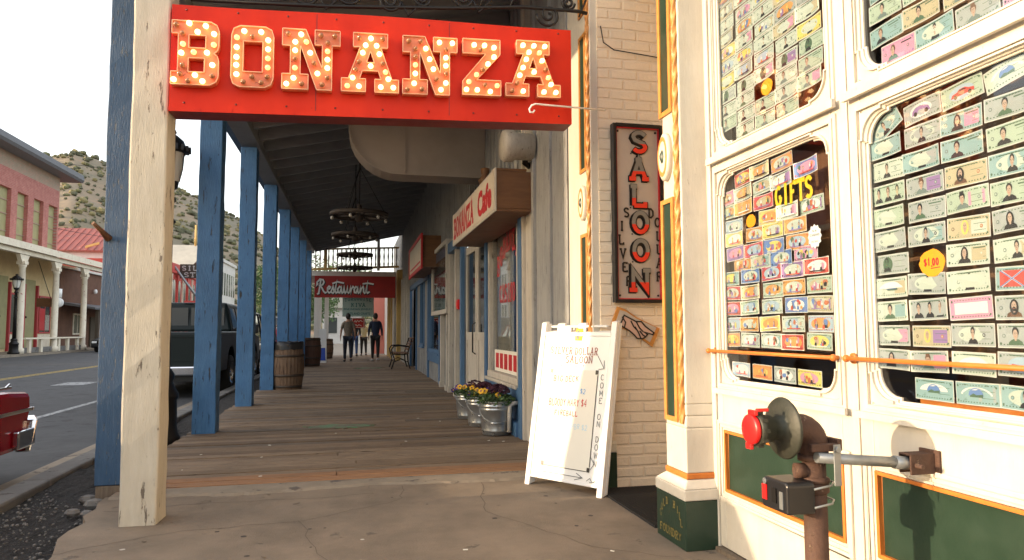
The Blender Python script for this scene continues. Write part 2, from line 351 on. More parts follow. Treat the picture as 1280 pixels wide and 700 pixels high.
M['barrel_dark']=mat('dark_stave',(.12,.055,.035),(.08,.04,.025),5,(9,9,.8),.75,bmp=.5)
M['hoop']=mat('rusty_hoop',(.06,.055,.05),(.1,.07,.05),12,rough=.6,metal=.5)
M['leaf']=flat('green_leaf',(.05,.10,.02),.6); M['leaf2']=flat('dark_leaf',(.03,.06,.02),.6)
M['maroon']=flat('maroon_petal',(.06,.012,.03),.7); M['pet_yellow']=flat('yellow_petal',(.75,.42,.02),.6); M['pet_purple']=flat('purple_petal',(.06,.02,.16),.6)
M['soil']=flat('soil',(.03,.02,.015),.95)
M['lc_cream']=mat('cream_stucco',(.72,.58,.33),(.64,.50,.28),1.5,rough=.8,bmp=.1)
M['porch_cream']=mat('porch_cream_paint',(.80,.73,.58),(.72,.62,.48),3,rough=.6,bmp=.1,peel=(.45,.2,.15),pth=.68,pscale=5)
M['roof_grey']=mat('grey_roof_edge',(.12,.125,.14),rough=.6)
M['roof_red']=mat('rusty_red_metal_roof',(.36,.085,.06),(.25,.07,.055),1.2,(1,1,1),.55,bmp=.2,peel=(.42,.28,.2),pth=.7,pscale=1.5)
M['roof_pale']=mat('pale_metal_roof',(.50,.48,.40),(.42,.40,.34),1,rough=.6)
M['wood_wall']=mat('dark_plank_wall',(.10,.042,.025),(.17,.075,.04),6,(1,7,.25),.8,bmp=.4,grime=.3)
M['olive']=mat('olive_shutter',(.36,.33,.16),(.3,.28,.14),3,rough=.7)
M['frame_red']=flat('red_window_trim',(.42,.045,.05),.6)
M['shop_red']=mat('red_shop_wall',(.58,.08,.055),(.5,.06,.05),3,(1,3,.4),.7)
M['bldg_white']=mat('white_building_wall',(.66,.64,.60),(.58,.56,.52),.6,rough=.8)
M['shadow_window']=flat('dim_window',(.05,.06,.06),.15)
M['grate']=flat('black_rubber_mat',(.02,.018,.016),.8)
M['skin']=flat('skin',(.42,.22,.14),.6); M['hair']=flat('dark_hair',(.015,.01,.008),.6)
M['denim']=mat('dark_denim',(.02,.026,.045),rough=.85,bmp=.1,scale=20); M['denim2']=mat('blue_denim',(.05,.10,.25),rough=.85,bmp=.1,scale=20)
M['navy']=mat('navy_shirt',(.012,.02,.05),(.018,.028,.06),12,rough=.85,bmp=.2,bscale=14)
M['tan_shirt']=mat('patterned_tan_shirt',(.25,.20,.14),(.12,.10,.09),26,rough=.85,bmp=.2,bscale=14)
M['jacket']=mat('dark_jacket',(.03,.035,.045),rough=.8,bmp=.2); M['pale_shirt']=mat('pale_yellow_shirt',(.52,.42,.2),(.6,.55,.4),10,rough=.8,bmp=.2); M['trouser']=mat('black_trouser',(.02,.018,.018),rough=.85)
M['shoe']=flat('shoe_leather',(.03,.025,.022),.5); M['shoe_w']=flat('white_shoe',(.5,.5,.5),.6)
M['teal_sign']=mat('pale_teal_sign',(.33,.47,.44),(.38,.50,.46),2,rough=.6); M['teal_ink']=flat('dark_teal_ink',(.02,.14,.14),.6)
M['bush']=mat('sage_brush',(.085,.09,.05),(.13,.13,.08),.4,rough=.9,bmp=0); M['bush2']=flat('green_tree_leaf',(.07,.12,.03),.8)
M['bark']=flat('bark',(.09,.07,.05),.9)
M['yellowpaint']=mat('ochre_pilaster_paint',(.62,.42,.14),(.55,.36,.12),4,rough=.6)
M['banner_red']=mat('red_banner_paint',(.42,.022,.016),(.34,.018,.014),3,rough=.55,bmp=.05)
M['salmon_wall']=flat('salmon_wall',(.6,.2,.15),.8)
M['chalkgreen']=mat('faded_green_paint',(.05,.38,.15),(.09,.24,.11),10,(1,8,8),.8,peel=(.17,.125,.09),pth=.50,pscale=7)
# ------------------------------------------------------------ camera, light
cam=bpy.data.cameras.new('camera'); cam.sensor_width=36; cam.lens=36*860/1280; cam.clip_end=3000; cam.clip_start=.05
co=bpy.data.objects.new('camera',cam); col.objects.link(co); sc.camera=co
co.location=(0,0,1.1); co.rotation_euler=(R(90+4.15),R(.25),R(-12.9))
cam.dof.use_dof=False
SUN_EL,SB=11,.02
d=Vector((math.cos(R(SUN_EL))*math.cos(SB),math.cos(R(SUN_EL))*math.sin(SB),-math.sin(R(SUN_EL))))
sl=bpy.data.lights.new('sun','SUN'); sl.energy=2.5; sl.angle=R(.6); sl.color=(1,.75,.50)
so=bpy.data.objects.new('sun',sl); col.objects.link(so); so.rotation_euler=d.to_track_quat('-Z','Y').to_euler(); so.location=(-20,0,12)
w=bpy.data.worlds.new('World'); sc.world=w; w.use_nodes=True; nt=w.node_tree; bg=nt.nodes['Background']
sky=nd(nt,'ShaderNodeTexSky'); sky.sky_type='NISHITA'; sky.sun_disc=False; sky.sun_elevation=R(SUN_EL); sky.sun_rotation=math.atan2(-d.x,-d.y)
sky.air_density=1.0; sky.dust_density=3; sky.ozone_density=1.0
tcw=nd(nt,'ShaderNodeTexCoord'); cn=nd(nt,'ShaderNodeTexNoise'); cn.inputs['Scale'].default_value=2.2; cn.inputs['Detail'].default_value=6; nt.links.new(tcw.outputs['Generated'],cn.inputs['Vector'])
cr_=ramp(nt,cn.outputs['Fac'],[(.3,(2.75,2.6,2.5)),(.7,(3.6,3.35,3.1))])   # thin bright high cloud over the whole sky
ad=mix(nt,1.0,sky.outputs[0],cr_,'ADD'); nt.links.new(ad,bg.inputs[0]); bg.inputs[1].default_value=.13
sc.view_settings.view_transform='Standard'; sc.view_settings.look='None'; sc.view_settings.exposure=1.3; sc.view_settings.gamma=1
sc.render.engine='CYCLES'; sc.cycles.max_bounces=7; sc.cycles.diffuse_bounces=4; sc.cycles.transparent_max_bounces=12; sc.cycles.sample_clamp_indirect=8
sc.render.resolution_x=1024; sc.render.resolution_y=560
# ------------------------------------------------------------ ground
def struct(mb,name,mats,**k): return tag(mb.build(name,mats,**k),kind='structure')
m=MB(); m.face([(-900,-300,-.30),(900,-300,-.30),(900,1200,-.30),(-900,1200,-.30)]); struct(m,'ground',M['dirt'])
m=MB(); m.box(-16.6,-2.80,-30,240,-.29,-.15); struct(m,'road',M['asphalt'])
m=MB(); m.box(-4.55,-4.43,-20,160,-.15,-.146); struct(m,'parking_line',M['line_white'])
m=MB(); m.box(-9.02,-8.92,-20,160,-.15,-.146); m.box(-9.22,-9.12,-20,160,-.15,-.146); struct(m,'centre_line',M['line_yellow'])
m=MB()
m.prism([(-6.9,18.2),(-6.2,18.2),(-6.2,19.2),(-6.9,19.2)],2,-.15,-.147); struct(m,'pavement_patch',M['line_white'])
m=MB(); 
for i in range(40): m.box(-2.80,-2.44,-12+i*3,-12+i*3+2.985,-.29,-.146)
struct(m,'gutter',M['concrete_pale'])
m=MB()
for i in range(60): m.box(-2.44,-2.24,-12+i*2,-12+i*2+1.99,-.29,-.02)
struct(m,'kerb',M['kerb'],bevel=.02)
# loose dirt verge with stones
m=MB(); rr=random.Random(3); nx,ny=24,150; vs=[];fs=[]
for j in range(ny+1):
    for i in range(nx+1):
        x=-2.26+i*.9/nx; y=-4+j*14/ny; vs.append((x,y,-.075+rr.uniform(-.012,.012)+.02*math.sin(y*3+x*5)))
fs=[(j*(nx+1)+i,j*(nx+1)+i+1,(j+1)*(nx+1)+i+1,(j+1)*(nx+1)+i) for j in range(ny) for i in range(nx)]
m.raw(vs,fs,0); m.box(-2.26,-1.4,10,60,-.2,-.07); struct(m,'dirt_verge',M['gravel'])
m=MB()
for k in range(1300):
    x=rr.uniform(-2.2,-1.5); y=rr.uniform(2,8); s=rr.choice([.004,.005,.007,.011])
    m.ball((x,y,-.07),s,0,5,3,(1,1.3,.7),False)
for x,y,s in [(-1.66,5.15,.05),(-1.72,4.95,.035),(-1.75,5.3,.045),(-1.62,4.9,.03)]: m.ball((x,y,-.04),s,0,6,4,(1.4,1,.8),False)
tag(m.build('loose_gravel',M['kerb']),kind='stuff')
# concrete sidewalk with a broken left edge
m=MB(); rr=random.Random(5)
def sidewalk_edge(y): return -1.47+.05*math.sin(y*2.3)+.03*math.sin(y*7)-(.06 if y>4.6 else 0)
ys=[-3+i*.16 for i in range(int(8.2/.16)+1)]
poly=[(sidewalk_edge(y)+rr.uniform(-.02,.02),y) for y in ys]+[(3.3,5.12),(3.3,-3)]
m.prism(poly,2,-.25,0,0); struct(m,'sidewalk',M['concrete'])
m=MB() # worn pale strip that butts against the boards
pts=[];x=-1.56
while x<1.7: pts.append(x); x+=rr.uniform(.03,.09)
cr=[-.72,.12,.95]
lo=[(x,5.05+.045*math.sin(x*4+1)+rr.uniform(-.018,.018)) for x in pts]
seg=[]; 
for (x,y),(x2,y2) in zip(lo,lo[1:]):
    m.raw([(x,y-.01,.0),(x2,y2-.01,.0),(x2,y2+.02,.012),(x,y+.02,.012),(x2,5.272,.014),(x,5.272,.014)],[(0,1,2,3),(3,2,4,5)],0)
struct(m,'concrete_strip',M['concrete_pale'])
# cracks and old gum on the sidewalk
m=MB()
def crack(pts,w_): 
    P=[];q=random.Random(int(pts[0][0]*100)+5)
    for (a,b),(c,d2) in zip(pts,pts[1:]):
        for i in range(8): t=i/8; P.append((a+(c-a)*t+q.uniform(-.02,.02),b+(d2-b)*t+q.uniform(-.02,.02)))
    strokes(m,[P],(0,0,.0012),(1,0,0),(0,1,0),(0,0,1),w_)
crack([(-1.5,3.9),(-.9,4.2),(-.3,4.25),(.3,4.6),(.35,5.05)],.004); crack([(-.3,4.25),(-.1,3.4),(.2,2.6)],.003); crack([(.9,5.0),(.8,4.2),(1.2,3.4),(1.6,3.1)],.004); crack([(-1.5,4.75),(-.9,4.83),(-.2,4.80),(.2,4.86)],.005)
struct(m,'sidewalk_crack',flat('dark_crack',(.10,.08,.062),.95))
m=MB(); q=random.Random(9)
for k in range(34):
    x=q.uniform(-1.3,1.6); y=q.uniform(2.6,4.9); r_=q.uniform(.008,.02)
    m.face([(x+r_*math.cos(i*.785)*q.uniform(.8,1.1),y+r_*math.sin(i*.785)*q.uniform(.8,1.1),.0016) for i in range(8)],0 if k%4 else 1)
tag(m.build('pavement_spots',[flat('old_gum',(.06,.05,.045),.9),flat('pale_gum',(.5,.46,.4),.8)]),kind='stuff')
# boardwalk
m=MB(); y=5.28; rr=random.Random(11); i=0
while y<31:
    wd=rr.uniform(.135,.15) if y<12 else .19
    z=.02+rr.uniform(-.004,.004)-max(0,.012*(5.6-y)); tilt=rr.uniform(-.003,.003)
    x0=-1.70+rr.uniform(-.012,.012); cut=rr.uniform(-.3,1.0) if i%3==1 else None
    segs=[(x0,1.75)] if cut is None else [(x0,cut-.003),(cut+.003,1.75)]
    for a,b in segs:
        k=rr.choice([0,0,0,1,1,2,2,3])
        if y<6.3: k=rr.choice([0,2,2,0])
        if y<5.5: k=5  # front edge rows get the painted sun strip colour
        n=len(m.v)
        m.box(a,b,y,y+wd-.007,z-.045,z+rr.uniform(-.002,.002),k)
    y+=wd; i+=1
m.box(-1.64,1.7,5.31,31,-.2,-.06,4)
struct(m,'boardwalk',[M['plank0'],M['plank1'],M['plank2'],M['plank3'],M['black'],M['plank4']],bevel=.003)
m=MB(); m.box(-1.70,-1.62,5.3,31,-.3,-.03,0); struct(m,'boardwalk_edge_beam',M['bare_wood'])
m=MB(); q=random.Random(31); yy=5.35
while yy<13:
    for xj in (-1.55,-.95,-.35,.25,.85,1.45):
        for dx in (-.02,.02):
            x=xj+dx+q.uniform(-.012,.012); m.face([(x+.0045*math.cos(i*1.05),yy+q.uniform(-.002,.002)+.0045*math.sin(i*1.05),.0275) for i in range(6)],0)
    yy+=.1425
tag(m.build('boardwalk_nails',M['hoop'],clean=False),kind='stuff')
m=MB()
for k in range(26):
    x=q.uniform(-1.3,1.5); y=q.uniform(3.2,9); r_=q.uniform(.006,.016); a=q.uniform(0,6); m.obox((x,y,.032 if y>5.2 else .004),(r_*math.cos(a),r_*math.sin(a),0),(-r_*.5*math.sin(a),r_*.5*math.cos(a),0),(0,0,.0012),q.choice([0,1]))
tag(m.build('small_litter',[M['paper'],M['bare_wood']],clean=False),kind='stuff')
def splash(pts): 
    m=MB(); m.prism(pts,2,.012,.0275); return m
def blob(cx,cy,rx,ry,seed,n=26):
    q=random.Random(seed); return [(cx+rx*math.cos(2*math.pi*i/n)*q.uniform(.7,1.1),cy+ry*math.sin(2*math.pi*i/n)*q.uniform(.6,1.15)) for i in range(n)]
m=splash(blob(-.15,8.1,.42,.17,1)); struct(m,'green_paint_stain',M['chalkgreen'])
m=splash(blob(.4,20.4,.45,.3,2)); struct(m,'green_paint_stain',M['chalkgreen'])
# far side pavement
m=MB(); m.box(-26,-16.6,-30,200,-.29,-.02); struct(m,'far_sidewalk',M['concrete_pale'])
# far end of the walk past the boards
m=MB(); m.box(-1.7,6,31,60,-.25,.0); struct(m,'far_walk',M['concrete_pale'])
# hill
import bisect
AZ=[(-180,.05),(-60,.12),(-36,.17),(-28,.19),(-23,.208),(-20.8,.216),(-19.9,.2215),(-18.1,.209),(-15,.196),(-12.3,.183),(-8.9,.157),(-7.1,.1345),(-4,.075),(0,.05),(8,.05),(25,.07),(60,.06),(180,.05)]
def el(az):
    for (a,b),(c,e) in zip(AZ,AZ[1:]):
        if a<=az<=c: return b+(e-b)*(az-a)/(c-a)
    return .05
from mathutils import noise as mn
def hill_h(az,r):
    t=min(1,max(0,(r-95)/(285-95))); s=t*t*(3-2*t)*.55+t*.45
    h=el(az)*285*s*(1 if r<=285 else max(.3,1-(r-285)/400))
    x=r*math.sin(R(az)); y=r*math.cos(R(az))
    h+=t*(4.5*mn.noise(Vector((x*.02,y*.02,0)))+1.6*mn.noise(Vector((x*.07,y*.07,3)))) 
    return -.3+h, x, y
m=MB(); vs=[]; na,nr=220,60
for i in range(na+1):
    az=-62+i*110/na
    for j in range(nr+1):
        r=95+j*330/nr; h,x,y=hill_h(az,r); vs.append((x,y,h))
fs=[(i*(nr+1)+j,(i+1)*(nr+1)+j,(i+1)*(nr+1)+j+1,i*(nr+1)+j+1) for i in range(na) for j in range(nr)]
m.raw(vs,fs,0,True)
hm,nt_,bs_=base('scrub_hillside'); v_=coords(nt_)
k_=mix(nt_,ramp(nt_,noise(nt_,v_,.035,8,.65),[(.38,0),(.62,1)]),(.27,.20,.13),(.17,.15,.10))
k_=mix(nt_,ramp(nt_,noise(nt_,v_,.06,6,.6),[(.6,0),(.68,1)]),k_,(.36,.20,.11))
k_=mix(nt_,ramp(nt_,noise(nt_,v_,.6,5,.7),[(.56,0),(.66,.7)]),k_,(.10,.105,.07))
nt_.links.new(k_,bs_.inputs['Base Color']); bs_.inputs['Roughness'].default_value=.95
struct(m,'hill',hm,clean=False)
m=MB(); rr=random.Random(21)
for k in range(5200):
    az=rr.uniform(-32,14); r=rr.uniform(115,300); h,x,y=hill_h(az,r); s=rr.uniform(.22,.85)*(1.5 if rr.random()<.15 else 1)
    vs=[];n=6
    for i in range(4):
        ph=math.pi*(i+.5)/4.6
        for j in range(n): t=2*math.pi*j/n; q=s*rr.uniform(.7,1.15); vs.append((x+q*math.sin(ph)*math.cos(t),y+q*math.sin(ph)*math.sin(t),h+s*.45+q*math.cos(ph)*.75))
    fs=[(i*n+j,i*n+(j+1)%n,(i+1)*n+(j+1)%n,(i+1)*n+j) for i in range(3) for j in range(n)]+[tuple(range(n))]
    m.raw(vs,fs,rr.choice([0,0,1,2]))
tag(m.build('hillside_brush',[M['bush'],flat('dry_yellow_brush',(.22,.19,.09),.9),flat('olive_brush',(.13,.13,.06),.9)],clean=False),kind='stuff')
# ------------------------------------------------------------ porch over the walk
porch=empty('porch',(-1.55,5.3,0),label='long blue posted porch roof sheltering the wooden boardwalk',cat='porch')
def ceil_z(x): return 3.93+.22*(x+1.43)
PY=[5.35+2.70*i for i in range(8)]
for i,y in enumerate(PY):
    x0,x1=(-1.70,-1.50) if i==0 else (-1.66,-1.43)
    m=MB(); rr=random.Random(i)
    n=22; zt=4.0 if i==0 else 3.87; ln=.0
    lean=.00
    def ring(z,q): 
        j=lambda:rr.uniform(-.004,.004)
        return [(x0+j(),y-.115+j(),z),(x1+j(),y-.115+j(),z),(x1+j(),y+.115+j(),z),(x0+j(),y+.115+j(),z)]
    vs=[]
    zs=[(-.05 if i else .06)+(zt-(0 if i else 0))*k/n for k in range(n+1)]
    for z in zs: vs+=ring(min(z,zt),0)
    fs=[(k*4+a,k*4+(a+1)%4,(k+1)*4+(a+1)%4,(k+1)*4+a) for k in range(n) for a in range(4)]+[(0,3,2,1),(n*4,n*4+1,n*4+2,n*4+3)]
    m.raw(vs,fs,0)
    mm=M['post_navy'] if i==0 else M['post_blue']
    o=m.build('post',mm,porch,bevel=.008)
    if i==0:
        tag(o,'worn navy post nearest the street corner'); 
        m=MB(); m.box(-1.69,-1.51,5.24,5.46,-.12,.058); m.build('post_base',M['bare_wood'],porch,bevel=.006)
        m=MB(); m.tube([(-1.72,5.10,1.83),(-1.69,5.16,1.79),(-1.66,5.225,1.74)],[.013,.016,.026],8,0); m.build('wooden_peg',M['wood_brown'],porch)
m=MB(); m.box(-1.68,-1.42,4.3,25.6,3.872,4.16); m.build('beam',M['joist'],porch,bevel=.01)
m=MB(); m.box(-1.80,-1.683,4.3,25.6,3.93,4.5); m.build('fascia',M['trim_blue'],porch)
m=MB()
y=4.3
while y<25.6:
    m.raw([(-1.7,y+.004,ceil_z(-1.7)+.16),(1.75,y+.004,ceil_z(1.75)+.16),(1.75,y+.146,ceil_z(1.75)+.16),(-1.7,y+.146,ceil_z(-1.7)+.16),(-1.7,y+.004,ceil_z(-1.7)+.19),(1.75,y+.004,ceil_z(1.75)+.19),(1.75,y+.146,ceil_z(1.75)+.19),(-1.7,y+.146,ceil_z(-1.7)+.19)],[(0,3,2,1),(0,1,5,4),(1,2,6,5),(2,3,7,6),(3,0,4,7)],0); y+=.15
m.raw([(-1.8,4.3,ceil_z(-1.8)+.195),(1.8,4.3,ceil_z(1.8)+.195),(1.8,25.6,ceil_z(1.8)+.195),(-1.8,25.6,ceil_z(-1.8)+.195),(-1.8,4.3,ceil_z(-1.8)+.23),(1.8,4.3,ceil_z(1.8)+.23),(1.8,25.6,ceil_z(1.8)+.23),(-1.8,25.6,ceil_z(-1.8)+.23)],[(0,3,2,1),(4,5,6,7),(0,1,5,4),(1,2,6,5),(2,3,7,6),(3,0,4,7)],1)
m.build('ceiling',[M['ceiling'],M['roof_grey']],porch)
y=4.45
while y<25.6:
    m=MB(); a=(-1.419,y,ceil_z(-1.42)+.075); b=(1.7,y,ceil_z(1.7)+.075); m.bar(a,b,.05,.165); m.build('joist',M['joist'],porch); y+=.62
# white post near the camera
m=MB(); rr=random.Random(40); vs=[];n=30
for k in range(n+1):
    z=-.01+4.4*k/n; j=lambda:rr.uniform(-.003,.003); s=.0-.004*z
    vs+=[(-1.285+s+j(),4.36+j(),z),(-1.085+s+j(),4.36+j(),z),(-1.085+s+j(),4.57+j(),z),(-1.285+s+j(),4.57+j(),z)]
fs=[(k*4+a,k*4+(a+1)%4,(k+1)*4+(a+1)%4,(k+1)*4+a) for k in range(n) for a in range(4)]+[(0,3,2,1),(n*4,n*4+1,n*4+2,n*4+3)]
m.raw(vs,fs); thing1(m,'porch_post',M['post_white'],(-1.18,4.46,0),'thick cream painted timber post with cracked paint at the left end of the red sign','post',bevel=.012)
# ------------------------------------------------------------ cafe front (right, along the boardwalk)
cafe=empty('cafe_building',(1.72,15,0),label='weathered grey and white board shopfront with blue trim along the boardwalk',cat='building')
def boards(m,x,y0,y1,z0,z1,mi=0,w_=.2,seed=0,batten=True):
    q=random.Random(seed); y=y0
    while y<y1-1e-3:
        ye=min(y1,y+w_); m.box(x+q.uniform(0,.006),x+.05,y+.002,ye-.002,z0,z1,mi)
        if batten and ye<y1-.02: m.box(x-.022,x-.003,ye-.022,ye+.022,z0,z1,mi)
        y=ye
m=MB()
WZ=4.86
# upper wall all along and piers between the openings
boards(m,1.72,5.2,31,2.50,WZ,0,.22,1)
for a,b in [(5.2,7.06),(8.72,8.88),(10.95,13.9),(16.0,17.2),(18.2,19.2),(21.2,31)]: boards(m,1.72,a,b,0,2.497,0,.17,int(a*7))
for a,b,t in [(7.06,8.72,.52),(13.9,16.0,.62),(17.2,18.2,.7)]: boards(m,1.72,a,b,0,t,0,.17,int(a*7))
m.box(1.775,1.95,5.2,31,-.2,0.01); m.box(1.775,1.95,5.2,7.0,0.012,WZ); m.box(1.775,1.95,21.2,31,.012,WZ)
m.build('wall',[M['wall_grey']],cafe)
# pale weathered pilaster boards next to the column
m=MB(); 
for (y0,y1,x,mi) in [(5.22,5.40,1.655,0),(5.405,5.75,1.685,0),(5.755,5.80,1.66,0),(5.80,6.28,1.68,0),(6.285,6.36,1.65,0),(6.365,6.62,1.66,1),(6.625,6.68,1.63,1)]:
    m.box(x,1.716,y0,y1,0.015,WZ,mi)
m.build('pilaster',[M['wall_grey'],M['wall_pale']],cafe,bevel=.004)
m=MB(); m.box(1.625,1.716,6.70,6.84,.015,2.44); m.box(1.60,1.716,6.68,16.2,2.442,2.62); m.box(1.655,1.716,8.74,8.86,.015,2.44); m.box(1.655,1.716,10.86,11.0,.015,2.44)
m.box(1.66,1.716,13.8,13.92,.015,2.44); m.box(1.60,1.716,6.845,8.735,.02,.16); m.box(1.66,1.716,6.845,8.735,.162,.50)
m.build('blue_trim',M['trim_blue'],cafe,bevel=.006)
# downspouts and corner boards
for y in (11.25,12.0,12.35,13.2):
    m=MB(); m.box(1.62,1.70,y,y+.1,.02,2.44); m.box(1.60,1.70,y-.01,y+.11,.02,.12); m.build('corner_board',M['wall_pale'],cafe,bevel=.005)
def window_unit(y0,y1,z0,z1,xf=1.70,frame='wall_pale',parent=cafe,depth=.10,mull=0):
    f=MB(); t=.07
    f.box(xf-.03,xf+.07,y0,y1,z0,z0+t); f.box(xf-.02,xf+.07,y0,y1,z1-t,z1); f.box(xf-.02,xf+.07,y0,y0+t,z0+t,z1-t); f.box(xf-.02,xf+.07,y1-t,y1,z0+t,z1-t)
    f.box(xf-.06,xf+.0,y0-.03,y1+.03,z0-.04,z0-.002)
    for k in range(mull): yy=y0+(y1-y0)*(k+1)/(mull+1); f.box(xf,xf+.05,yy-.02,yy+.02,z0+t,z1-t)
    wo=f.build('window',M[frame],parent,bevel=.004)
    g=MB(); g.box(xf+.035,xf+.039,y0+t,y1-t,z0+t,z1-t); g.build('pane',M['glass'],wo)
    b=MB(); b.box(xf+.9,xf+.95,y0-.3,y1+.3,z0-.3,z1+.3); b.box(xf+.075,xf+.9,y0-.3,y0-.25,z0-.3,z1+.3); b.box(xf+.075,xf+.9,y1+.25,y1+.3,z0-.3,z1+.3); b.box(xf+.075,xf+.95,y0-.3,y1+.3,z1+.25,z1+.3); b.box(xf+.075,xf+.95,y0-.3,y1+.3,z0-.3,z0-.25)
    b.build('room_behind',M['interior'],wo)
    return wo
w1=window_unit(7.06,8.72,.52,2.44)
# curtain of pleated cloth inside
m=MB(); vs=[];n=60
for k in range(n+1):
    y=7.75+.86*k/n; x=1.80+.02*math.sin(k*1.3); vs+=[(x,y,.62),(x,y,2.36)]
m.raw(vs,[(2*k,2*k+2,2*k+3,2*k+1) for k in range(n)],0,True); tag(m.build('curtain',M['sign_cream'],w1))
m=MB(); u=(0,0,1); r=(0,-1,0)
# lettering on the glass, arched: BONANZA / CAFE
s='BONANZA'
for i,ch in enumerate(s):
    y=8.35-i*.165; z=1.72+.30*math.sin(math.pi*(i+.3)/8.2)
    slab(m,ch,(1.730,y,z),r,u,(-1,0,0),.125,.25,.036,0)
slab(m,'CASINO',(1.730,8.22,1.42),r,u,(-1,0,0),.125,.22,.034,0)
m.build('window_lettering',M['print_red'],w1)
m=MB(); m.box(1.727,1.731,7.10,8.52,.60,.86,0); [m.box(1.7255,1.7265,8.44-.24*k-.18,8.44-.24*k,.64,.82,1) for k in range(6)]; m.build('window_banner',[M['paper'],M['print_red']],w1)
m=MB(); m.box(1.85,1.87,7.15,7.6,.9,2.3); m.build('blue_poster',M['trim_blue'],w1)
# double door
def door_leaf(y0,y1,parent=cafe):
    m=MB(); x=1.735
    for a,b,c,d_ in [(y0,y0+.1,.03,2.4),(y1-.1,y1,.03,2.4),(y0+.1,y1-.1,.03,.28),(y0+.1,y1-.1,.95,1.07),(y0+.1,y1-.1,2.28,2.4)]: m.box(x,x+.045,a,b,c,d_)
    m.box(x+.015,x+.03,y0+.1,y1-.1,.28,.95)
    o=m.build('door',M['wall_pale'],parent,bevel=.004)
    g=MB(); g.box(x+.02,x+.024,y0+.1,y1-.1,1.07,2.28); g.build('door_glass',M['darkglass'],o)
    h=MB(); h.tube([(x-.0,y0+.06,.75),(x-.045,y0+.06,.78),(x-.045,y0+.06,1.18),(x,y0+.06,1.21)],.011,8); h.build('door_handle',M['iron'],o)
door_leaf(8.90,9.86); door_leaf(9.90,10.86)
m=MB(); m.box(1.80,1.83,8.85,10.9,.02,2.45); m.build('dark_doorway',M['interior'],cafe)
# cafe bracket sign box
sgn=empty('cafe_sign',(1.5,7.8,2.25),label='projecting wooden box sign with cream face reading BONANZA Cafe',cat='sign')
m=MB(); m.box(1.315,1.615,6.38,9.25,2.63,2.625+.03,0); m.box(1.315,1.72,6.38,9.25,2.235,2.262,0); m.box(1.315,1.715,6.38,6.41,2.264,2.628,0); m.box(1.315,1.715,9.22,9.25,2.264,2.628,0); m.box(1.35,1.37,6.412,9.218,2.264,2.628,0)
m.build('sign_box',M['wood_brown'],sgn,bevel=.004)
m=MB(); m.box(1.298,1.312,6.37,9.26,2.235,2.655,0); m.box(1.294,1.299,6.41,9.22,2.26,2.63,1)
r=(0,-1,0)
slab(m,'BONANZA',(1.2925,9.1,2.30),r,u,(-1,0,0),.20,.28,.055,2,.10)
text(m,'Cafe',(1.2925,7.30,2.30),r,u,.78,.28,2,.05)
m.build('sign_face',[M['wall_pale'],M['sign_cream'],M['print_red']],sgn)
# shape of a carved figure standing on the box, plus round wall lamp
m=MB(); m.lathe([(.09,0),(.1,.04),(.05,.08),(.06,.16),(.085,.24),(.04,.30),(.05,.33),(.055,.38),(.0,.40)],(1.52,8.05,2.66),12); m.obox((1.52,7.95,2.68),(.03,0,0),(0,.3,0),(0,0,.03))
thing1(m,'carved_ornament',M['wood_brown'],(1.52,8.05,2.66),'dark carved bottle shaped ornament standing on top of the BONANZA Cafe sign box','ornament')
m=MB(); m.lathe([(.0,-.0),(.14,.0),(.155,.03),(.155,.10),(.13,.13),(.13,.30)],(1.36,6.33,2.86),24,0,(1,0,0)); 
m.tube([(1.60,6.33,2.80),(1.60,6.4,2.72),(1.66,6.45,2.70)],.03,8,1)
thing1(m,'round_vent_hood',[M['wall_pale'],M['iron']],(1.60,6.33,2.86),'cream round metal vent hood sticking out of the wall above the cafe sign','vent')
# sheet metal duct under the ceiling
m=MB(); x0=-.08;zb=3.17;rad=.62; pts=[(1.70,zb),(x0+rad,zb)]+[(x0+rad-rad*math.sin(R(a)),zb+rad-rad*math.cos(R(a))) for a in range(10,91,10)]+[(x0,4.10),(1.70,4.55)]
m.prism(pts,1,9.02,9.40,0); m.box(.62,.64,9.0,9.018,zb+.01,4.1)
m.prism([(1.70,zb-.03),(x0+rad,zb-.03)]+[(x0+rad-(rad+.02)*math.sin(R(a)),zb+rad-(rad+.03)*math.cos(R(a))) for a in range(10,91,10)]+[(x0-.02,3.9),(x0-.004,3.9)]+[(x0+rad-(rad+.004)*math.sin(R(a)),zb+rad-(rad+.004)*math.cos(R(a))) for a in range(90,9,-10)]+[(x0+rad,zb-.004),(1.70,zb-.004)],1,8.99,9.43,0)
thing1(m,'air_duct',M['duct'],(.8,9.2,3.17),'cream boxed sheet metal duct with a rounded corner under the porch ceiling','duct')
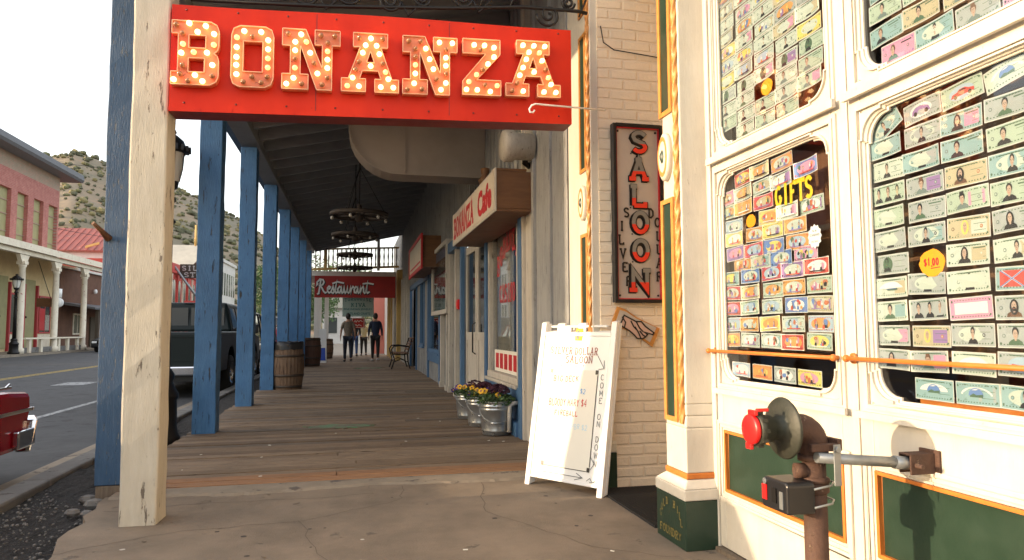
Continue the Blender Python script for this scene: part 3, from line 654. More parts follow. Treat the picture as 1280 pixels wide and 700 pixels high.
# scroll ironwork
sb=empty('iron_scroll_bracket',(1.7,4.42,3.2),label='black wrought iron scroll bracket that carries the red BONANZA sign',cat='bracket')
def spiral(cx,cz,r0,r1,a0,turns,n=26): return [(cx+(r0+(r1-r0)*i/n)*math.cos(R(a0)+turns*2*math.pi*i/n),4.42,cz+(r0+(r1-r0)*i/n)*math.sin(R(a0)+turns*2*math.pi*i/n)) for i in range(n+1)]
def iron(pts,rd=.011): 
    m=MB(); m.tube(pts,rd,6); m.build('scroll',M['iron'],sb)
iron([(-1.0,4.42,3.13),(-.2,4.42,3.17),(.6,4.42,3.24),(1.1,4.42,3.30),(1.5,4.42,3.31),(1.56,4.42,3.30)],.012)
iron([(-1.0,4.42,3.32),(0,4.42,3.40),(1.0,4.42,3.43),(1.58,4.42,3.43)],.012)
for i,(cx,cz,s) in enumerate([(-.85,3.24,.085),(-.6,3.27,.07),(-.33,3.24,.08),(-.05,3.28,.09),(.2,3.25,.075),(.42,3.29,.06),(.68,3.32,.07),(1.28,3.26,.085),(1.42,3.36,.05)]):
    iron(spiral(cx,cz,s,.012,180*(i%2),1.75*(1 if i%2 else -1)),.0095)
    if cx<1.2: iron([(cx+s*(1 if i%2==0 else -1),4.42,cz),(cx+s*1.6,4.42,cz+.09*(1 if i%2 else -1)),(cx+s*3,4.42,cz+.02)],.008)
for x in (.8,1.0,1.5): iron([(x,4.42,3.27),(x+.07,4.42,3.44)],.007)
# ------------------------------------------------------------ BONANZA sign
bs=empty('marquee_sign',(.16,4.42,2.4),label='big red metal sign with bulb lit slab letters spelling BONANZA',cat='sign')
SL=.031
def sz(x,z): return z+SL*(x+1.07)
X0,X1,YF,YB=-1.082,1.41,4.33,4.50
m=MB(); n=14
for k in range(n):
    a=X0+(X1-X0)*k/n; b=X0+(X1-X0)*(k+1)/n
    zt=lambda x: sz(x,3.055)+(.006*math.sin(x*3+1))
    for y,fl in ((YF,0),(YB,1)):
        q=[(a,y,sz(a,2.40)),(b,y,sz(b,2.40)),(b,y,zt(b)),(a,y,zt(a))]; m.face(q if not fl else q[::-1],0)
    m.face([(a,YF,sz(a,2.40)),(a,YB,sz(a,2.40)),(b,YB,sz(b,2.40)),(b,YF,sz(b,2.40))],1)
    m.face([(a,YF,zt(a)),(b,YF,zt(b)),(b,YB,zt(b)),(a,YB,zt(a))],0)
for x in (X0,X1): m.face([(x,YF,sz(x,2.40)),(x,YB,sz(x,2.40)),(x,YB,zt(x)),(x,YF,zt(x))],0)
m.build('board',[M['red'],M['dark_red']],bs)
m=MB()
for k in range(n):
    a=X0+(X1-X0)*k/n; b=X0+(X1-X0)*(k+1)/n-.003
    m.raw([(a,YF-.006,sz(a,2.398)),(b,YF-.006,sz(b,2.398)),(b,YF-.006,sz(b,2.425)),(a,YF-.006,sz(a,2.425)),(a,YF-.001,sz(a,2.398)),(b,YF-.001,sz(b,2.398)),(b,YF-.001,sz(b,2.425)),(a,YF-.001,sz(a,2.425))],[(0,1,2,3),(0,4,5,1),(3,2,6,7)],0)
m.build('lower_flange',M['red'],bs)
LT={
'B':([[(0,0),(.82,0),(.95,.05),(1,.14),(1,.40),(.97,.46),(.9,.5),(.97,.55),(1,.62),(1,.86),(.95,.95),(.82,1),(0,1),(0,.80),(.14,.80),(.14,.20),(0,.20)],[(.36,.20),(.36,.42),(.70,.42),(.70,.20)],[(.36,.58),(.36,.78),(.72,.78),(.72,.58)]],
 [(.1,.92),(.37,.95),(.72,.92),(.24,.79),(.55,.82),(.9,.80),(.25,.62),(.9,.63),(.22,.48),(.48,.5),(.76,.5),(.25,.29),(.88,.31),(.2,.15),(.52,.14),(.88,.14),(.08,.06),(.38,.05),(.68,.05)]),
'O':([[(.2,0),(.8,0),(.95,.05),(1,.16),(1,.84),(.95,.95),(.8,1),(.2,1),(.05,.95),(0,.84),(0,.16),(.05,.05)],[(.28,.25),(.28,.75),(.74,.75),(.74,.25)]],
 [(.3,.9),(.7,.9),(.5,.82),(.13,.79),(.87,.77),(.13,.63),(.87,.62),(.13,.47),(.87,.47),(.13,.34),(.87,.32),(.14,.19),(.5,.16),(.86,.17),(.3,.07),(.72,.07)]),
'N':([[(0,0),(.45,0),(.45,.25),(.31,.25),(.31,.74),(.60,0),(.86,0),(.86,.75),(1,.75),(1,1),(.56,1),(.56,.75),(.69,.75),(.69,.36),(.40,1),(0,1),(0,.72),(.14,.72),(.14,.25),(0,.25)]],
 [(.1,.9),(.32,.9),(.22,.77),(.22,.63),(.22,.49),(.22,.34),(.2,.17),(.08,.07),(.34,.08),(.41,.78),(.48,.6),(.55,.43),(.61,.26),(.69,.08),(.66,.9),(.9,.9),(.78,.78),(.78,.64),(.78,.5),(.78,.36),(.78,.2)]),
'A':([[(0,0),(.42,0),(.42,.22),(.31,.22),(.36,.36),(.64,.36),(.69,.22),(.58,.22),(.58,0),(1,0),(1,.22),(.88,.22),(.68,.76),(.80,.76),(.80,1),(.20,1),(.20,.76),(.32,.76),(.12,.22),(0,.22)],[(.43,.50),(.50,.70),(.57,.50)]],
 [(.3,.9),(.5,.9),(.7,.9),(.41,.78),(.6,.78),(.36,.65),(.65,.64),(.3,.5),(.5,.43),(.71,.48),(.24,.36),(.76,.34),(.19,.22),(.81,.22),(.1,.08),(.3,.08),(.68,.08),(.9,.08)]),
'Z':([[(0,0),(1,0),(1,.27),(.36,.27),(.98,.74),(.98,1),(0,1),(0,.74),(.60,.74),(0,.24)]],
 [(.28,.88),(.55,.88),(.45,.8),(.8,.85),(.8,.68),(.64,.55),(.5,.45),(.34,.35),(.14,.22),(.08,.08),(.36,.08),(.56,.17),(.7,.06),(.88,.17)]),
}
rr=random.Random(77)
for ch,xa,xb,za,zb_ in [('B',-1.065,-.805,2.545,2.93),('O',-.735,-.495,2.545,2.92),('N',-.445,-.105,2.545,2.92),('A',-.095,.255,2.545,2.92),('N',.28,.625,2.545,2.92),('Z',.662,.912,2.555,2.925),('A',.945,1.315,2.56,2.935)]:
    W=xb-xa;H=zb_-za; loops,bulbs=LT[ch]
    for q in loops[1:]: pass
    me=curve_mesh(loops,1.0); m=MB()
    zc=lambda x,z: sz(x,z) 
    YL=4.285
    m.mesh(me,lambda c:(xa+c.x*W,YL+(.5+c.z)*(YF-.002-YL),zc(xa+c.x*W,za+c.y*H)),0)
    o=m.build('letter',M['letter'],bs); bpy.data.meshes.remove(me); tag(o,'bulb studded letter '+ch)
    # raised pale rim
    m=MB()
    for lp in loops:
        for i in range(len(lp)):
            p,q=lp[i],lp[(i+1)%len(lp)]; P=Vector((xa+p[0]*W,YL-.006,zc(xa+p[0]*W,za+p[1]*H))); Q=Vector((xa+q[0]*W,YL-.006,zc(xa+q[0]*W,za+q[1]*H))); m.bar(P,Q,.0045,.014,0,(0,1,0))
    m.build('rim',M['rim'],o)
    for bx,bz in bulbs:
        m=MB(); x=xa+bx*W; z=zc(x,za+bz*H)
        m.lathe([(.009,0),(.009,.010),(.013,.016),(.0165,.028),(.014,.038),(.007,.045),(0,.047)],(x,YL-.001,z),10,0,(0.05,-1,-.1),caps=False)
        on=rr.random()
        m.build('bulb',M['bulb_on'] if on<.52 else (M['bulb_dim'] if on<.72 else M['bulb_off']),o,clean=False)
for x in (-.25,.58):
    m=MB(); m.raw([(x,YF-.002,sz(x,2.43)),(x+.004,YF-.002,sz(x,2.43)),(x+.004,YF-.002,sz(x,3.045)),(x,YF-.002,sz(x,3.045))],[(0,1,2,3)],0); m.build('seam',M['dark_red'],bs)
for k in range(9):
    x=-1.0+k*.29
    for z in (2.452,3.02): m=MB(); m.lathe([(.007,0),(.006,.003),(0,.004)],(x,YF-.001,sz(x,z)),8,0,(0,-1,0)); m.build('rivet',M['dark_red'],bs)
m=MB(); m.tube([(1.66,4.36,2.60),(1.20,4.24,2.565),(1.13,4.22,2.56),(1.10,4.21,2.545),(1.085,4.21,2.52),(1.09,4.21,2.50),(1.11,4.21,2.50),(1.12,4.21,2.515)],.006,7)
thing1(m,'wall_hook',M['board_white'],(1.66,4.36,2.6),'thin white iron hook reaching out from the column in front of the red sign','hook')
# ------------------------------------------------------------ saloon front
sal=empty('saloon_building',(1.8,3.4,0),label='cream painted saloon front with ornate columns, tall glazed doors and brick side wall',cat='building')
# brick wall facing the camera, beside the stair entry, with the two entry sides
m=MB(); m.prism([(1.70,4.60),(3.3,4.60),(3.3,4.98),(1.70,4.98)],2,0.0,4.7,0); m.build('brick_wall',M['brick_cream'],sal)
m=MB(); m.box(3.12,3.3,3.62,4.597,-.0,4.7); m.build('back_wall',M['brick_end'],sal)
m=MB(); m.box(1.93,3.117,3.60,3.64,.0,4.7); m.box(1.80,3.3,3.45,4.597,4.0,4.2); m.build('entry_side_wall',M['lc_cream'],sal)
m=MB(); m.tube([(1.72,4.585,3.30),(1.74,4.585,3.18),(1.82,4.583,3.13),(2.2,4.583,3.10),(2.6,4.583,3.09)],.004,6); m.build('cable',M['iron'],sal)
m=MB(); m.tube([(2.18,4.6,2.79),(2.18,4.53,2.79),(2.17,4.52,2.82)],.008,6); m.tube([(2.18,3.9,2.9),(2.1,3.8,2.9)],.004,6); m.build('small_hook',M['board_white'],sal)
# rubber mat at the entry
m=MB(); m.box(1.64,3.0,3.63,4.56,.0,.008,0)
for k in range(60): m.box(1.64+k*.0227,1.648+k*.0227,3.63,4.56,.008,.013,0)
for k in range(40): m.box(1.64,3.0,3.63+k*.0233,3.637+k*.0233,.0135,.016,0)
thing1(m,'entry_mat',M['grate'],(2.0,4.1,0),'dark ribbed rubber mat on the floor of the saloon entry beside the green column base','mat')
# ornate columns
def column(y0,y1,base=True,label=None):
    """face to the street at x=1.64, front face at y0"""
    xf=1.645; xb=1.80
    sh=MB(); sh.box(xf,xb,y0,y1,.72,4.7,0); 
    # plinth shapes
    def frus(z0,z1,g0,g1,mi): 
        a=[(xf-g0,y0-g0),(xb,y0-g0),(xb,y1+g0*3),(xf-g0,y1+g0*3)]; b=[(xf-g1,y0-g1),(xb,y0-g1),(xb,y1+g1*3),(xf-g1,y1+g1*3)]
        vs=[(p[0],p[1],z0) for p in a]+[(p[0],p[1],z1) for p in b]
        sh.raw(vs,[(0,1,5,4),(1,2,6,5),(2,3,7,6),(3,0,4,7),(0,3,2,1),(4,5,6,7)],mi)
    frus(.245,.30,.035,.035,0); frus(.3005,.345,.035,.008,0); frus(.3455,.375,.010,.010,1); frus(.3755,.60,.006,.006,0); frus(.6005,.66,.006,-.0,0); frus(.6605,.72,-.0005,-.0005,0)
    c=sh.build('column',[M['door_cream'],M['orange']],sal,bevel=.006)
    if label: c['label']=label
    b=MB(); b.box(xf-.03,xb,y0-.03,y1+.10,.0,.243,0); bo=b.build('base_block',M['green'],c,bevel=.004)
    if base:
        t=MB(); r=(0,-1,0); u=(0,0,1)
        for i,ch in enumerate('GOLD HILL'):
            if ch==' ': continue
            a=math.pi*(1-(i+.5)/9); yy=(y0+y1)/2+.03-.12*math.cos(a); zz=.09+.10*math.sin(a)
            slab(t,ch,(xf-.032,yy+.012,zz),r,u,(-1,0,0),.024,.038,.006,0)
        slab(t,'FOUNDRY',(xf-.032,y1+.06,.035),r,u,(-1,0,0),.032,.042,.006,0)
        t.build('faded_lettering',M['gold_dim'],c)
    # inset panel on the street face: ochre border, green centre, from z .72 up, broken by rosette
    p=MB(); ya,yb=y0+.075,y0+.225
    for z0,z1 in ((.62,1.80),(2.26,3.30),(3.45,4.5)):
        p.box(xf-.012,xf-.001,ya,ya+.028,z0,z1,0); p.box(xf-.012,xf-.001,yb-.028,yb,z0,z1,0); p.box(xf-.012,xf-.001,ya+.028,yb-.028,z0,z0+.025,0); p.box(xf-.012,xf-.001,ya+.028,yb-.028,z1-.025,z1,0)
        p.box(xf-.004,xf-.001,ya+.028,yb-.028,z0+.025,z1-.025,1)
    p.build('green_inset',[M['gold_rope'],M['green']],c)
    q=MB(); cy=(ya+yb)/2
    q.lathe([(.0,.0),(.105,.0),(.105,.022),(.09,.03)],(xf,cy,2.03),28,0,(-1,0,0)); q.lathe([(.062,.024),(.075,.036),(.088,.031)],(xf,cy,2.03),28,1,(-1,0,0),caps=False); q.lathe([(.0,.030),(.040,.032),(.062,.026)],(xf,cy,2.03),28,2,(-1,0,0),caps=False); q.lathe([(.0,.045),(.012,.044),(.03,.032)],(xf,cy,2.03),20,3,(-1,0,0),caps=False)
    vs_=q.v; q.v=[(v[0],cy+(v[1]-cy)*.64,2.03+(v[2]-2.03)*1.25) for v in vs_]
    q.build('rosette',[M['door_cream'],M['gold_rope'],M['door_cream'],M['green']],c)
    # twisted rope at the corner
    rp=MB(); n=4; zz=.62; vs=[]; K=0; H=3.9; N=520
    for k in range(N+1):
        z=zz+H*k/N; tw=z*2*math.pi/.105
        for j in range(12):
            a=2*math.pi*j/12; r_=.0155+.0048*math.cos(3*(a)-tw*1.0); vs.append((xf-.006+r_*math.cos(a),y0+.028+r_*math.sin(a),z))
    rp.raw(vs,[(k*12+j,k*12+(j+1)%12,(k+1)*12+(j+1)%12,(k+1)*12+j) for k in range(N) for j in range(12)],0,True)
    rp.build('rope_moulding',M['gold_rope'],c,clean=False)
M['gold_dim']=mat('faded_gold_lettering',(.30,.22,.06),(.12,.12,.05),30,rough=.5,bmp=0)
column(3.24,3.445,True,'ornate cream column with a green base block lettered in faded gold')
column(4.62,5.15,False,'sunlit ornate cream column beside the brick wall')
# jamb between the column and the first door
m=MB(); m.box(1.80,1.93,3.245,3.62,.0,4.7); m.box(1.79,1.93,3.205,3.242,.0,4.7); m.box(1.80,1.93,1.10,3.204,3.26,4.7); m.box(1.78,1.93,.80,1.14,.0,4.7); m.box(1.80,1.93,-4.0,.798,3.26,4.7); m.build('door_frame',M['door_cream'],sal,bevel=.006)
m=MB(); m.box(1.80,1.93,-4.0,.798,0,3.255,0); m.build('cream_panel_wall',M['door_cream'],sal)
m=MB(); m.box(1.77,1.95,1.14,3.204,.0,.02); m.build('door_sill',M['bare_wood'],sal)
# the doors: outline helper gives an opening with notched, scooped corners
def opening(y0,y1,z0,z1,r,st,ins=0,n=7):
    """points anticlockwise in (y,z); concave quarter scoops whose blocks fill the corners"""
    y0+=ins;y1-=ins;z0+=ins;z1-=ins; pts=[]
    def corner(cy,cz,sy,sz_):
        # block of size r in the corner, its free edge a convex bulge into the opening
        L=[(cy+sy*(r+st),cz),(cy+sy*(r+st),cz+sz_*st*.6)]
        L+=[(cy+sy*(st*.6+r*(1-math.sin(R(90*i/n)))) , cz+sz_*(st*.6+r*(1-math.cos(R(90*i/n))))) for i in range(n+1)]
        L+=[(cy+sy*st*.6,cz+sz_*(r+st)),(cy,cz+sz_*(r+st))]
        return L
    a=corner(y1,z0,-1,1); b=corner(y1,z1,-1,-1)[::-1]; c=corner(y0,z1,1,-1); d_=corner(y0,z0,1,1)[::-1]
    return a+b+c+d_
def frame_ring(m,A,B,xa,xb,mi=0):
    n=len(A)
    for i in range(n):
        j=(i+1)%n; m.face([(xa,A[i][0],A[i][1]),(xa,A[j][0],A[j][1]),(xb,B[j][0],B[j][1]),(xb,B[i][0],B[i][1])],mi)
def rect_like(A,y0,y1,z0,z1):
    """project an outline's points on the enclosing rectangle"""
    cy,cz=(y0+y1)/2,(z0+z1)/2; out=[]
    for y,z in A:
        dy,dz=y-cy,z-cz; k=min((y1-cy)/abs(dy) if abs(dy)>1e-6 else 9e9,(z1-cz)/abs(dz) if abs(dz)>1e-6 else 9e9); out.append((cy+dy*k,cz+dz*k))
    return out
def saloon_door(y0,y1,wy0,wy1,name_label):
    xf,xb=1.80,1.85
    m=MB()
    panel=(.30,.60); wins=[(.835,1.89),(2.005,3.0)]
    m.box(xf,xb,y0,wy0-.0,.025,3.25); m.box(xf,xb,wy1,y1,.025,3.25)     # stiles
    for a,b in [(.025,panel[0]),(panel[1],wins[0][0]),(wins[0][1],wins[1][0]),(wins[1][1],3.25)]: m.box(xf,xb,wy0+.0005,wy1-.0005,a,b)
    d_=m.build('door',M['door_cream'],sal,bevel=.004); d_['label']=name_label
    pm=MB(); pm.box(xf+.016,xf+.03,wy0,wy1,panel[0],panel[1],0)
    for (a,b,c,e) in [(wy0,wy0+.014,*panel),(wy1-.014,wy1,*panel),(wy0+.014,wy1-.014,panel[0],panel[0]+.014),(wy0+.014,wy1-.014,panel[1]-.014,panel[1])]: pm.box(xf-.004,xf+.0155,a,b,c,e,1)
    pm.build('green_panel',[M['green'],M['orange']],d_,bevel=.002)
    fm=MB()
    for k,(g,h) in enumerate([(.045,.012),(.028,.007)]):
        a,b,c,e=wy0-g,wy1+g,panel[0]-g,panel[1]+g; t=.016
        for bx in [(a,a+t,c,e),(b-t,b,c,e),(a+t,b-t,c,c+t),(a+t,b-t,e-t,e)]: fm.box(xf-h,xf-.001,*bx,0)
    fm.build('panel_moulding',M['door_cream'],d_,bevel=.003)
    for wi,(z0,z1) in enumerate(wins):
        f=MB(); O=opening(wy0,wy1,z0,z1,.085,.02)
        rc=rect_like(O,wy0-.001,wy1+.001,z0-.001,z1+.001)
        frame_ring(f,rc,O,xf-.001,xf-.001); 
        # stepped moulding running round the scooped outline
        I1=opening(wy0,wy1,z0,z1,.085,.02,.006); I2=opening(wy0,wy1,z0,z1,.085,.02,.012); I3=opening(wy0,wy1,z0,z1,.085,.02,.018)
        frame_ring(f,O,O,xf-.001,xf-.012); frame_ring(f,O,I1,xf-.012,xf-.012); frame_ring(f,I1,I1,xf-.012,xf-.002); frame_ring(f,I1,I2,xf-.002,xf+.004); frame_ring(f,I2,I2,xf+.004,xf+.012); frame_ring(f,I2,I3,xf+.012,xf+.014); frame_ring(f,I3,I3,xf+.014,xf+.022)
        for g,h in [(.036,.009),(.02,.014)]:
            a,b,c,e=wy0-g,wy1+g,z0-g,z1+g; t=.015
            for bx in [(a,a+t,c,e),(b-t,b,c,e),(a+t,b-t,c,c+t),(a+t,b-t,e-t,e)]: f.box(xf-h,xf-.001,*bx,0)
        if wi==1 : f.box(xf-.035,xf-.0185,wy0-.055,wy1+.055,z0-.062,z0-.03,0)
        else: f.box(xf-.03,xf-.0185,wy0-.055,wy1+.055,z0-.055,z0-.03,0)
        fo=f.build('window_frame',M['door_cream'],d_,clean=False)
        g=MB(); g.box(xf+.0225,xf+.0245,wy0+.005,wy1-.005,z0+.005,z1-.005); g.build('glass',M['glass'],d_)
    # orange push rail
    h=MB(); z=.99; ra,rb_=(2.275,3.215) if wy0>2 else (1.18,2.205)
    h.tube([(xf-.035,ra,z),(xf-.035,rb_,z)],.008,8,0)
    for y in (ra,rb_): h.ball((xf-.035,y,z),.014,0,8,5); h.tube([(xf-.035,y,z),(xf,y,z)],.008,8,0); h.lathe([(.02,0),(.02,.006),(.012,.009)],(xf-.001,y,z),12,0,(-1,0,0))
    h.build('push_rail',M['orange'],d_)
saloon_door(2.195,3.20,2.285,3.145,'left cream door with a GIFTS window full of colourful bills')
saloon_door(1.145,2.188,1.24,2.125,'right cream door with a large window of green and grey bills')
# room behind
m=MB(); m.box(3.6,3.7,.9,3.5,0,3.4); m.box(1.90,3.6,3.44,3.5,0,3.4); m.box(1.90,3.6,.9,.96,0,3.4); m.box(1.90,3.6,.97,3.43,3.34,3.4); m.box(1.90,3.6,.97,3.43,-.05,-.005)
m.build('room_behind',M['interior'],sal)
m=MB(); m.box(1.86,2.1,1.25,1.95,.846,.866); m.box(1.86,1.88,1.95,1.972,.70,.91); m.box(1.88,2.1,1.35,1.98,.70,.72)
thing1(m,'display_shelf',M['orange'],(1.99,1.6,.7),'low orange display shelf standing just inside the lower part of the right door window','shelf')
for (y,z,s) in [(1.5,1.85,.12),(1.75,1.86,.09),(1.9,1.84,.07)]:
    pass
for (a,b,nm) in ((1.2,2.14,'right'),(2.25,3.2,'left')):
    for z0,z1,wn in ((1.0,1.93,'main'),(2.02,3.02,'upper')):
        m=MB(); m.box(1.94,1.955,a,b,z0,z1); thing1(m,'backing_board',M['wood_brown'],(1.95,(a+b)/2,z0),f'dark brown backing board behind the bills of the {wn} window in the {nm} door','board')
# ------------------------------------------------------------ novelty bills
PAL={}
def pm(n,c): PAL[n]=flat('bill_'+n.replace(' ','_'),tuple(x*.74 for x in c),.65)
pm('paper',(.78,.76,.68)); pm('green',(.50,.60,.47)); pm('pale green',(.62,.68,.58)); pm('grey',(.46,.49,.47)); pm('teal',(.33,.50,.50)); pm('tan',(.60,.52,.34)); pm('orange',(.78,.38,.12)); pm('red',(.66,.10,.08)); pm('pink',(.74,.36,.50)); pm('purple',(.36,.22,.45)); pm('blue',(.16,.28,.58)); pm('pale blue',(.45,.58,.68)); pm('yellow',(.82,.68,.18)); pm('ink',(.03,.03,.035)); pm('skin',(.58,.42,.32)); pm('dkgreen',(.10,.18,.11)); pm('white',(.85,.84,.80)); pm('seal',(.20,.26,.24)); pm('brown',(.20,.10,.06)); pm('brick',(.60,.18,.08))
KEYS=list(PAL); KI={k:i for i,k in enumerate(KEYS)}; PM=[PAL[k] for k in KEYS]
def ell(cx,cy,rx,ry,n=12,a0=0,a1=360): return [(cx+rx*math.cos(R(a0+(a1-a0)*i/n)),cy+ry*math.sin(R(a0+(a1-a0)*i/n))) for i in range(n+(0 if a1-a0==360 else 1))]
def bill(yc,zc,tint,motif,label,group,w=.150,h=.064,tilt=0,x=1.830,q=None,curl=None,fan=False):
    q=q or random; m=MB(); cu=curl if curl is not None else q.uniform(-.012,.006); dk='dkgreen' if tint in('green','pale green','grey','teal','tan') else 'ink'
    ct,st_=math.cos(tilt),math.sin(tilt)
    def P(s,t,l): # s to the right as seen from the street (towards -y), t up; l layer
        a=(s-.5)*w; b=(t-.5)*h; a,b=a*ct-b*st_, a*st_+b*ct
        return (-l*.00045+cu*((s-.5)**2)*4, -a, b)
    def poly(pts,l,c): m.face([P(p[0],p[1],l) for p in pts],KI[c])
    def strip(s0,s1,t0,t1,l,c,n=4):
        for i in range(n): a=s0+(s1-s0)*i/n;b=s0+(s1-s0)*(i+1)/n; poly([(a,t0),(b,t0),(b,t1),(a,t1)],l,c)
    strip(0,1,0,1,0,'paper',6); 
    for i in range(6): a=i/6;b=(i+1)/6; m.face([P(b,0,-.8),P(a,0,-.8),P(a,1,-.8),P(b,1,-.8)],KI['paper'])
    strip(.018,.982,.045,.955,1,tint,6)
    cart = tint not in('green','pale green','grey','teal','tan')
    # border engraving
    edge = dk if not cart else q.choice(['ink','purple','blue','dkgreen','red'])
    for i in range(14):
        a=.045+.065*i; poly([(a,.115),(a+.035,.115),(a+.028,.165),(a+.006,.165)],2,edge); poly([(a,.885),(a+.035,.885),(a+.028,.845),(a+.006,.845)],2,edge)
    for sx in (.045,.915):
        for tz in (.13,.76): poly(ell(sx+.02,tz+.055,.022,.05,8),3,edge)
    if not cart:
        for i in range(5): poly([(.20+.02*i,.20+.03*i),(.30-.01*i,.20+.03*i),(.30-.01*i,.21+.03*i),(.20+.02*i,.21+.03*i)],2.2,dk)
        for z_ in (.33,.62): poly([(.62,z_),(.90,z_),(.90,z_+.018),(.62,z_+.018)],2.2,dk)
        t2=q.choice(['grey','pink','teal','pale green','tan','purple']) 
        poly([(.56,.20),(.92,.20),(.92,.80),(.56,.80)],1.6,t2 if q.random()<.45 else tint)
        poly([(.22,.86),(.78,.86),(.78,.90),(.22,.90)],2.4,dk)
    def head(cx,hair,coat,sc_=1,skin='skin',hat=False,longh=False,beard=False):
        poly([(cx-.13*sc_,.12),(cx-.11*sc_,.26),(cx-.05*sc_,.36),(cx+.05*sc_,.36),(cx+.11*sc_,.26),(cx+.13*sc_,.12)],3,coat)
        if longh: poly(ell(cx,.52,.075*sc_,.33,12),4,hair)
        else: poly(ell(cx,.66,.058*sc_,.20,12),4,hair)
        poly(ell(cx,.56,.042*sc_,.20,12),5,skin)
        poly([(cx-.018,.30),(cx+.018,.30),(cx+.02,.42),(cx-.02,.42)],4.5,skin)
        for e in (-.017,.017): poly(ell(cx+e,.61,.008,.022,6),6,'ink')
        poly([(cx-.014,.47),(cx+.014,.47),(cx+.012,.45),(cx-.012,.45)],6,'brick'); poly([(cx-.004,.58),(cx+.005,.53),(cx-.006,.53)],6,'brown')
        if hat: poly([(cx-.085,.70),(cx+.085,.70),(cx+.05,.74),(cx+.045,.90),(cx-.045,.90),(cx-.05,.74)],7,hair)
        if beard: poly(ell(cx,.44,.038,.10,10),5.6,hair)
    seal=lambda cx,c='seal': (poly(ell(cx,.5,.035,.085,10),3,c),poly(ell(cx,.5,.022,.05,8),4,tint))
    if motif=='portrait': seal(.13);seal(.80); poly([(.60,.72),(.90,.72),(.90,.78),(.60,.78)],2.5,dk); head(q.choice([.36,.42]),q.choice(['ink','brown','ink']),q.choice(['ink','seal','dkgreen']),1.15)
    elif motif=='long haired portrait': seal(.13);seal(.80); poly([(.60,.72),(.90,.72),(.90,.77),(.60,.77)],2.5,dk); head(.40,'ink','ink',1.1,longh=True)
    elif motif=='hatted portrait': seal(.13);seal(.80); head(.42,'brown' if q.random()<.5 else 'ink','seal',1.15,hat=True)
    elif motif=='bearded portrait': seal(.12);seal(.80,'brick'); head(.38,'ink','brown',1.2,longh=True,beard=True)
    elif motif=='blonde portrait': seal(.14,'brown');seal(.80,'brick'); head(.42,'yellow','tan',1.2,longh=True)
    elif motif=='oval portrait': poly(ell(.5,.52,.34,.34,16),1.7,'pale green'); seal(.25);seal(.75,'ink' if q.random()<.3 else 'seal'); poly(ell(.5,.52,.10,.34,14),2.8,tint); head(.5,'ink','ink',.85)
    elif motif=='group portrait':
        for cx in (.22,.5,.78): head(cx,q.choice(['ink','brown']),'ink',.85,skin=q.choice(['skin','tan']))
    elif motif=='red car':
        poly(ell(.5,.5,.30,.33,16),2.4,'pale blue'); poly([(.24,.36),(.28,.52),(.40,.56),(.46,.66),(.60,.66),(.68,.56),(.80,.50),(.80,.36)],3,'red'); poly([(.43,.56),(.48,.63),(.58,.63),(.63,.56)],4,'ink')
        for c_ in (.36,.70): poly(ell(c_,.36,.045,.10,10),5,'ink')
    elif motif=='dark car':
        poly(ell(.5,.5,.30,.33,16),2.4,'white'); poly([(.26,.34),(.28,.56),(.40,.70),(.60,.70),(.72,.56),(.76,.34)],3,'purple'); 
        for c_ in (.36,.66): poly(ell(c_,.38,.05,.11,10),4,'ink')
    elif motif=='landscape':
        poly(ell(.5,.46,.36,.33,18,0,180),2.3,'white'); poly(ell(.5,.42,.17,.34,14,0,180),3,'blue'); poly([(.36,.42),(.45,.52),(.52,.46),(.66,.50),(.66,.36),(.36,.36)],4,'dkgreen'); poly([(.40,.66),(.50,.72),(.58,.70),(.50,.66)],5,'white')
    elif motif=='crossed flag':
        poly([(.10,.16),(.62,.16),(.62,.84),(.10,.84)],2.5,'red')
        for a,b in (((.10,.16),(.62,.84)),((.10,.84),(.62,.16))):
            for wd,l,c_ in ((.11,3,'white'),(.075,4,'blue')):
                dx=wd*.5; poly([(a[0],a[1]),(a[0]+dx,a[1]),(b[0],b[1]),(b[0]-dx,b[1])],l+(.2 if a[1]>.5 else 0),c_)
        seal(.8)
    elif motif=='red frame': poly([(.12,.25),(.88,.25),(.88,.75),(.12,.75)],2.4,'white'); poly(ell(.26,.5,.04,.10,10),3,'pink'); poly([(.43,.27),(.57,.27),(.57,.73),(.43,.73)],3,'pink'); poly([(.66,.40),(.82,.40),(.82,.6),(.66,.6)],3,'pink')
    elif motif=='green figure': poly(ell(.42,.5,.15,.38,14),2.6,'dkgreen'); head(.40,'ink','ink',.9,skin='dkgreen'); seal(.13); seal(.78,'green')
    else: # cartoon scene: a fixed medley of bold shapes
        bgc=q.choice(['white','yellow','pale blue','orange','tan','pink','pale green']); poly(ell(.5,.5,.38,.36,18),2.4,bgc)
        for t in range(q.randint(4,7)):
            c_=q.choice(['red','yellow','orange','blue','ink','dkgreen','purple','skin','pink','white','brick']); cx=q.uniform(.22,.78); cy=q.uniform(.32,.68); rx=q.uniform(.03,.10); ry=q.uniform(.10,.24)
            poly([(cx+rx*math.cos(a)*q.uniform(.7,1.2),cy+ry*math.sin(a)*q.uniform(.7,1.2)) for a in [2*math.pi*i/9 for i in range(9)]],3+t*.5,c_)
        for t in range(2):
            cx=.36+.28*t; poly(ell(cx,.55,.035,.13,10),8,q.choice(['skin','white','yellow'])); 
            for e in (-.014,.014): poly(ell(cx+e,.60,.007,.025,6),9,'ink')
            poly([(cx-.05,.20),(cx+.05,.20),(cx+.03,.42),(cx-.03,.42)],7.5,q.choice(['red','blue','ink','purple','orange']))
        poly([(.2,.19),(.8,.19),(.8,.245),(.2,.245)],8,q.choice(['ink','red','purple','white']))
    me=bpy.data.meshes.new('dollar_bill'); me.from_pydata(m.v,[],m.f)
    for mm in PM: me.materials.append(mm)
    me.polygons.foreach_set('material_index',m.m); me.update()
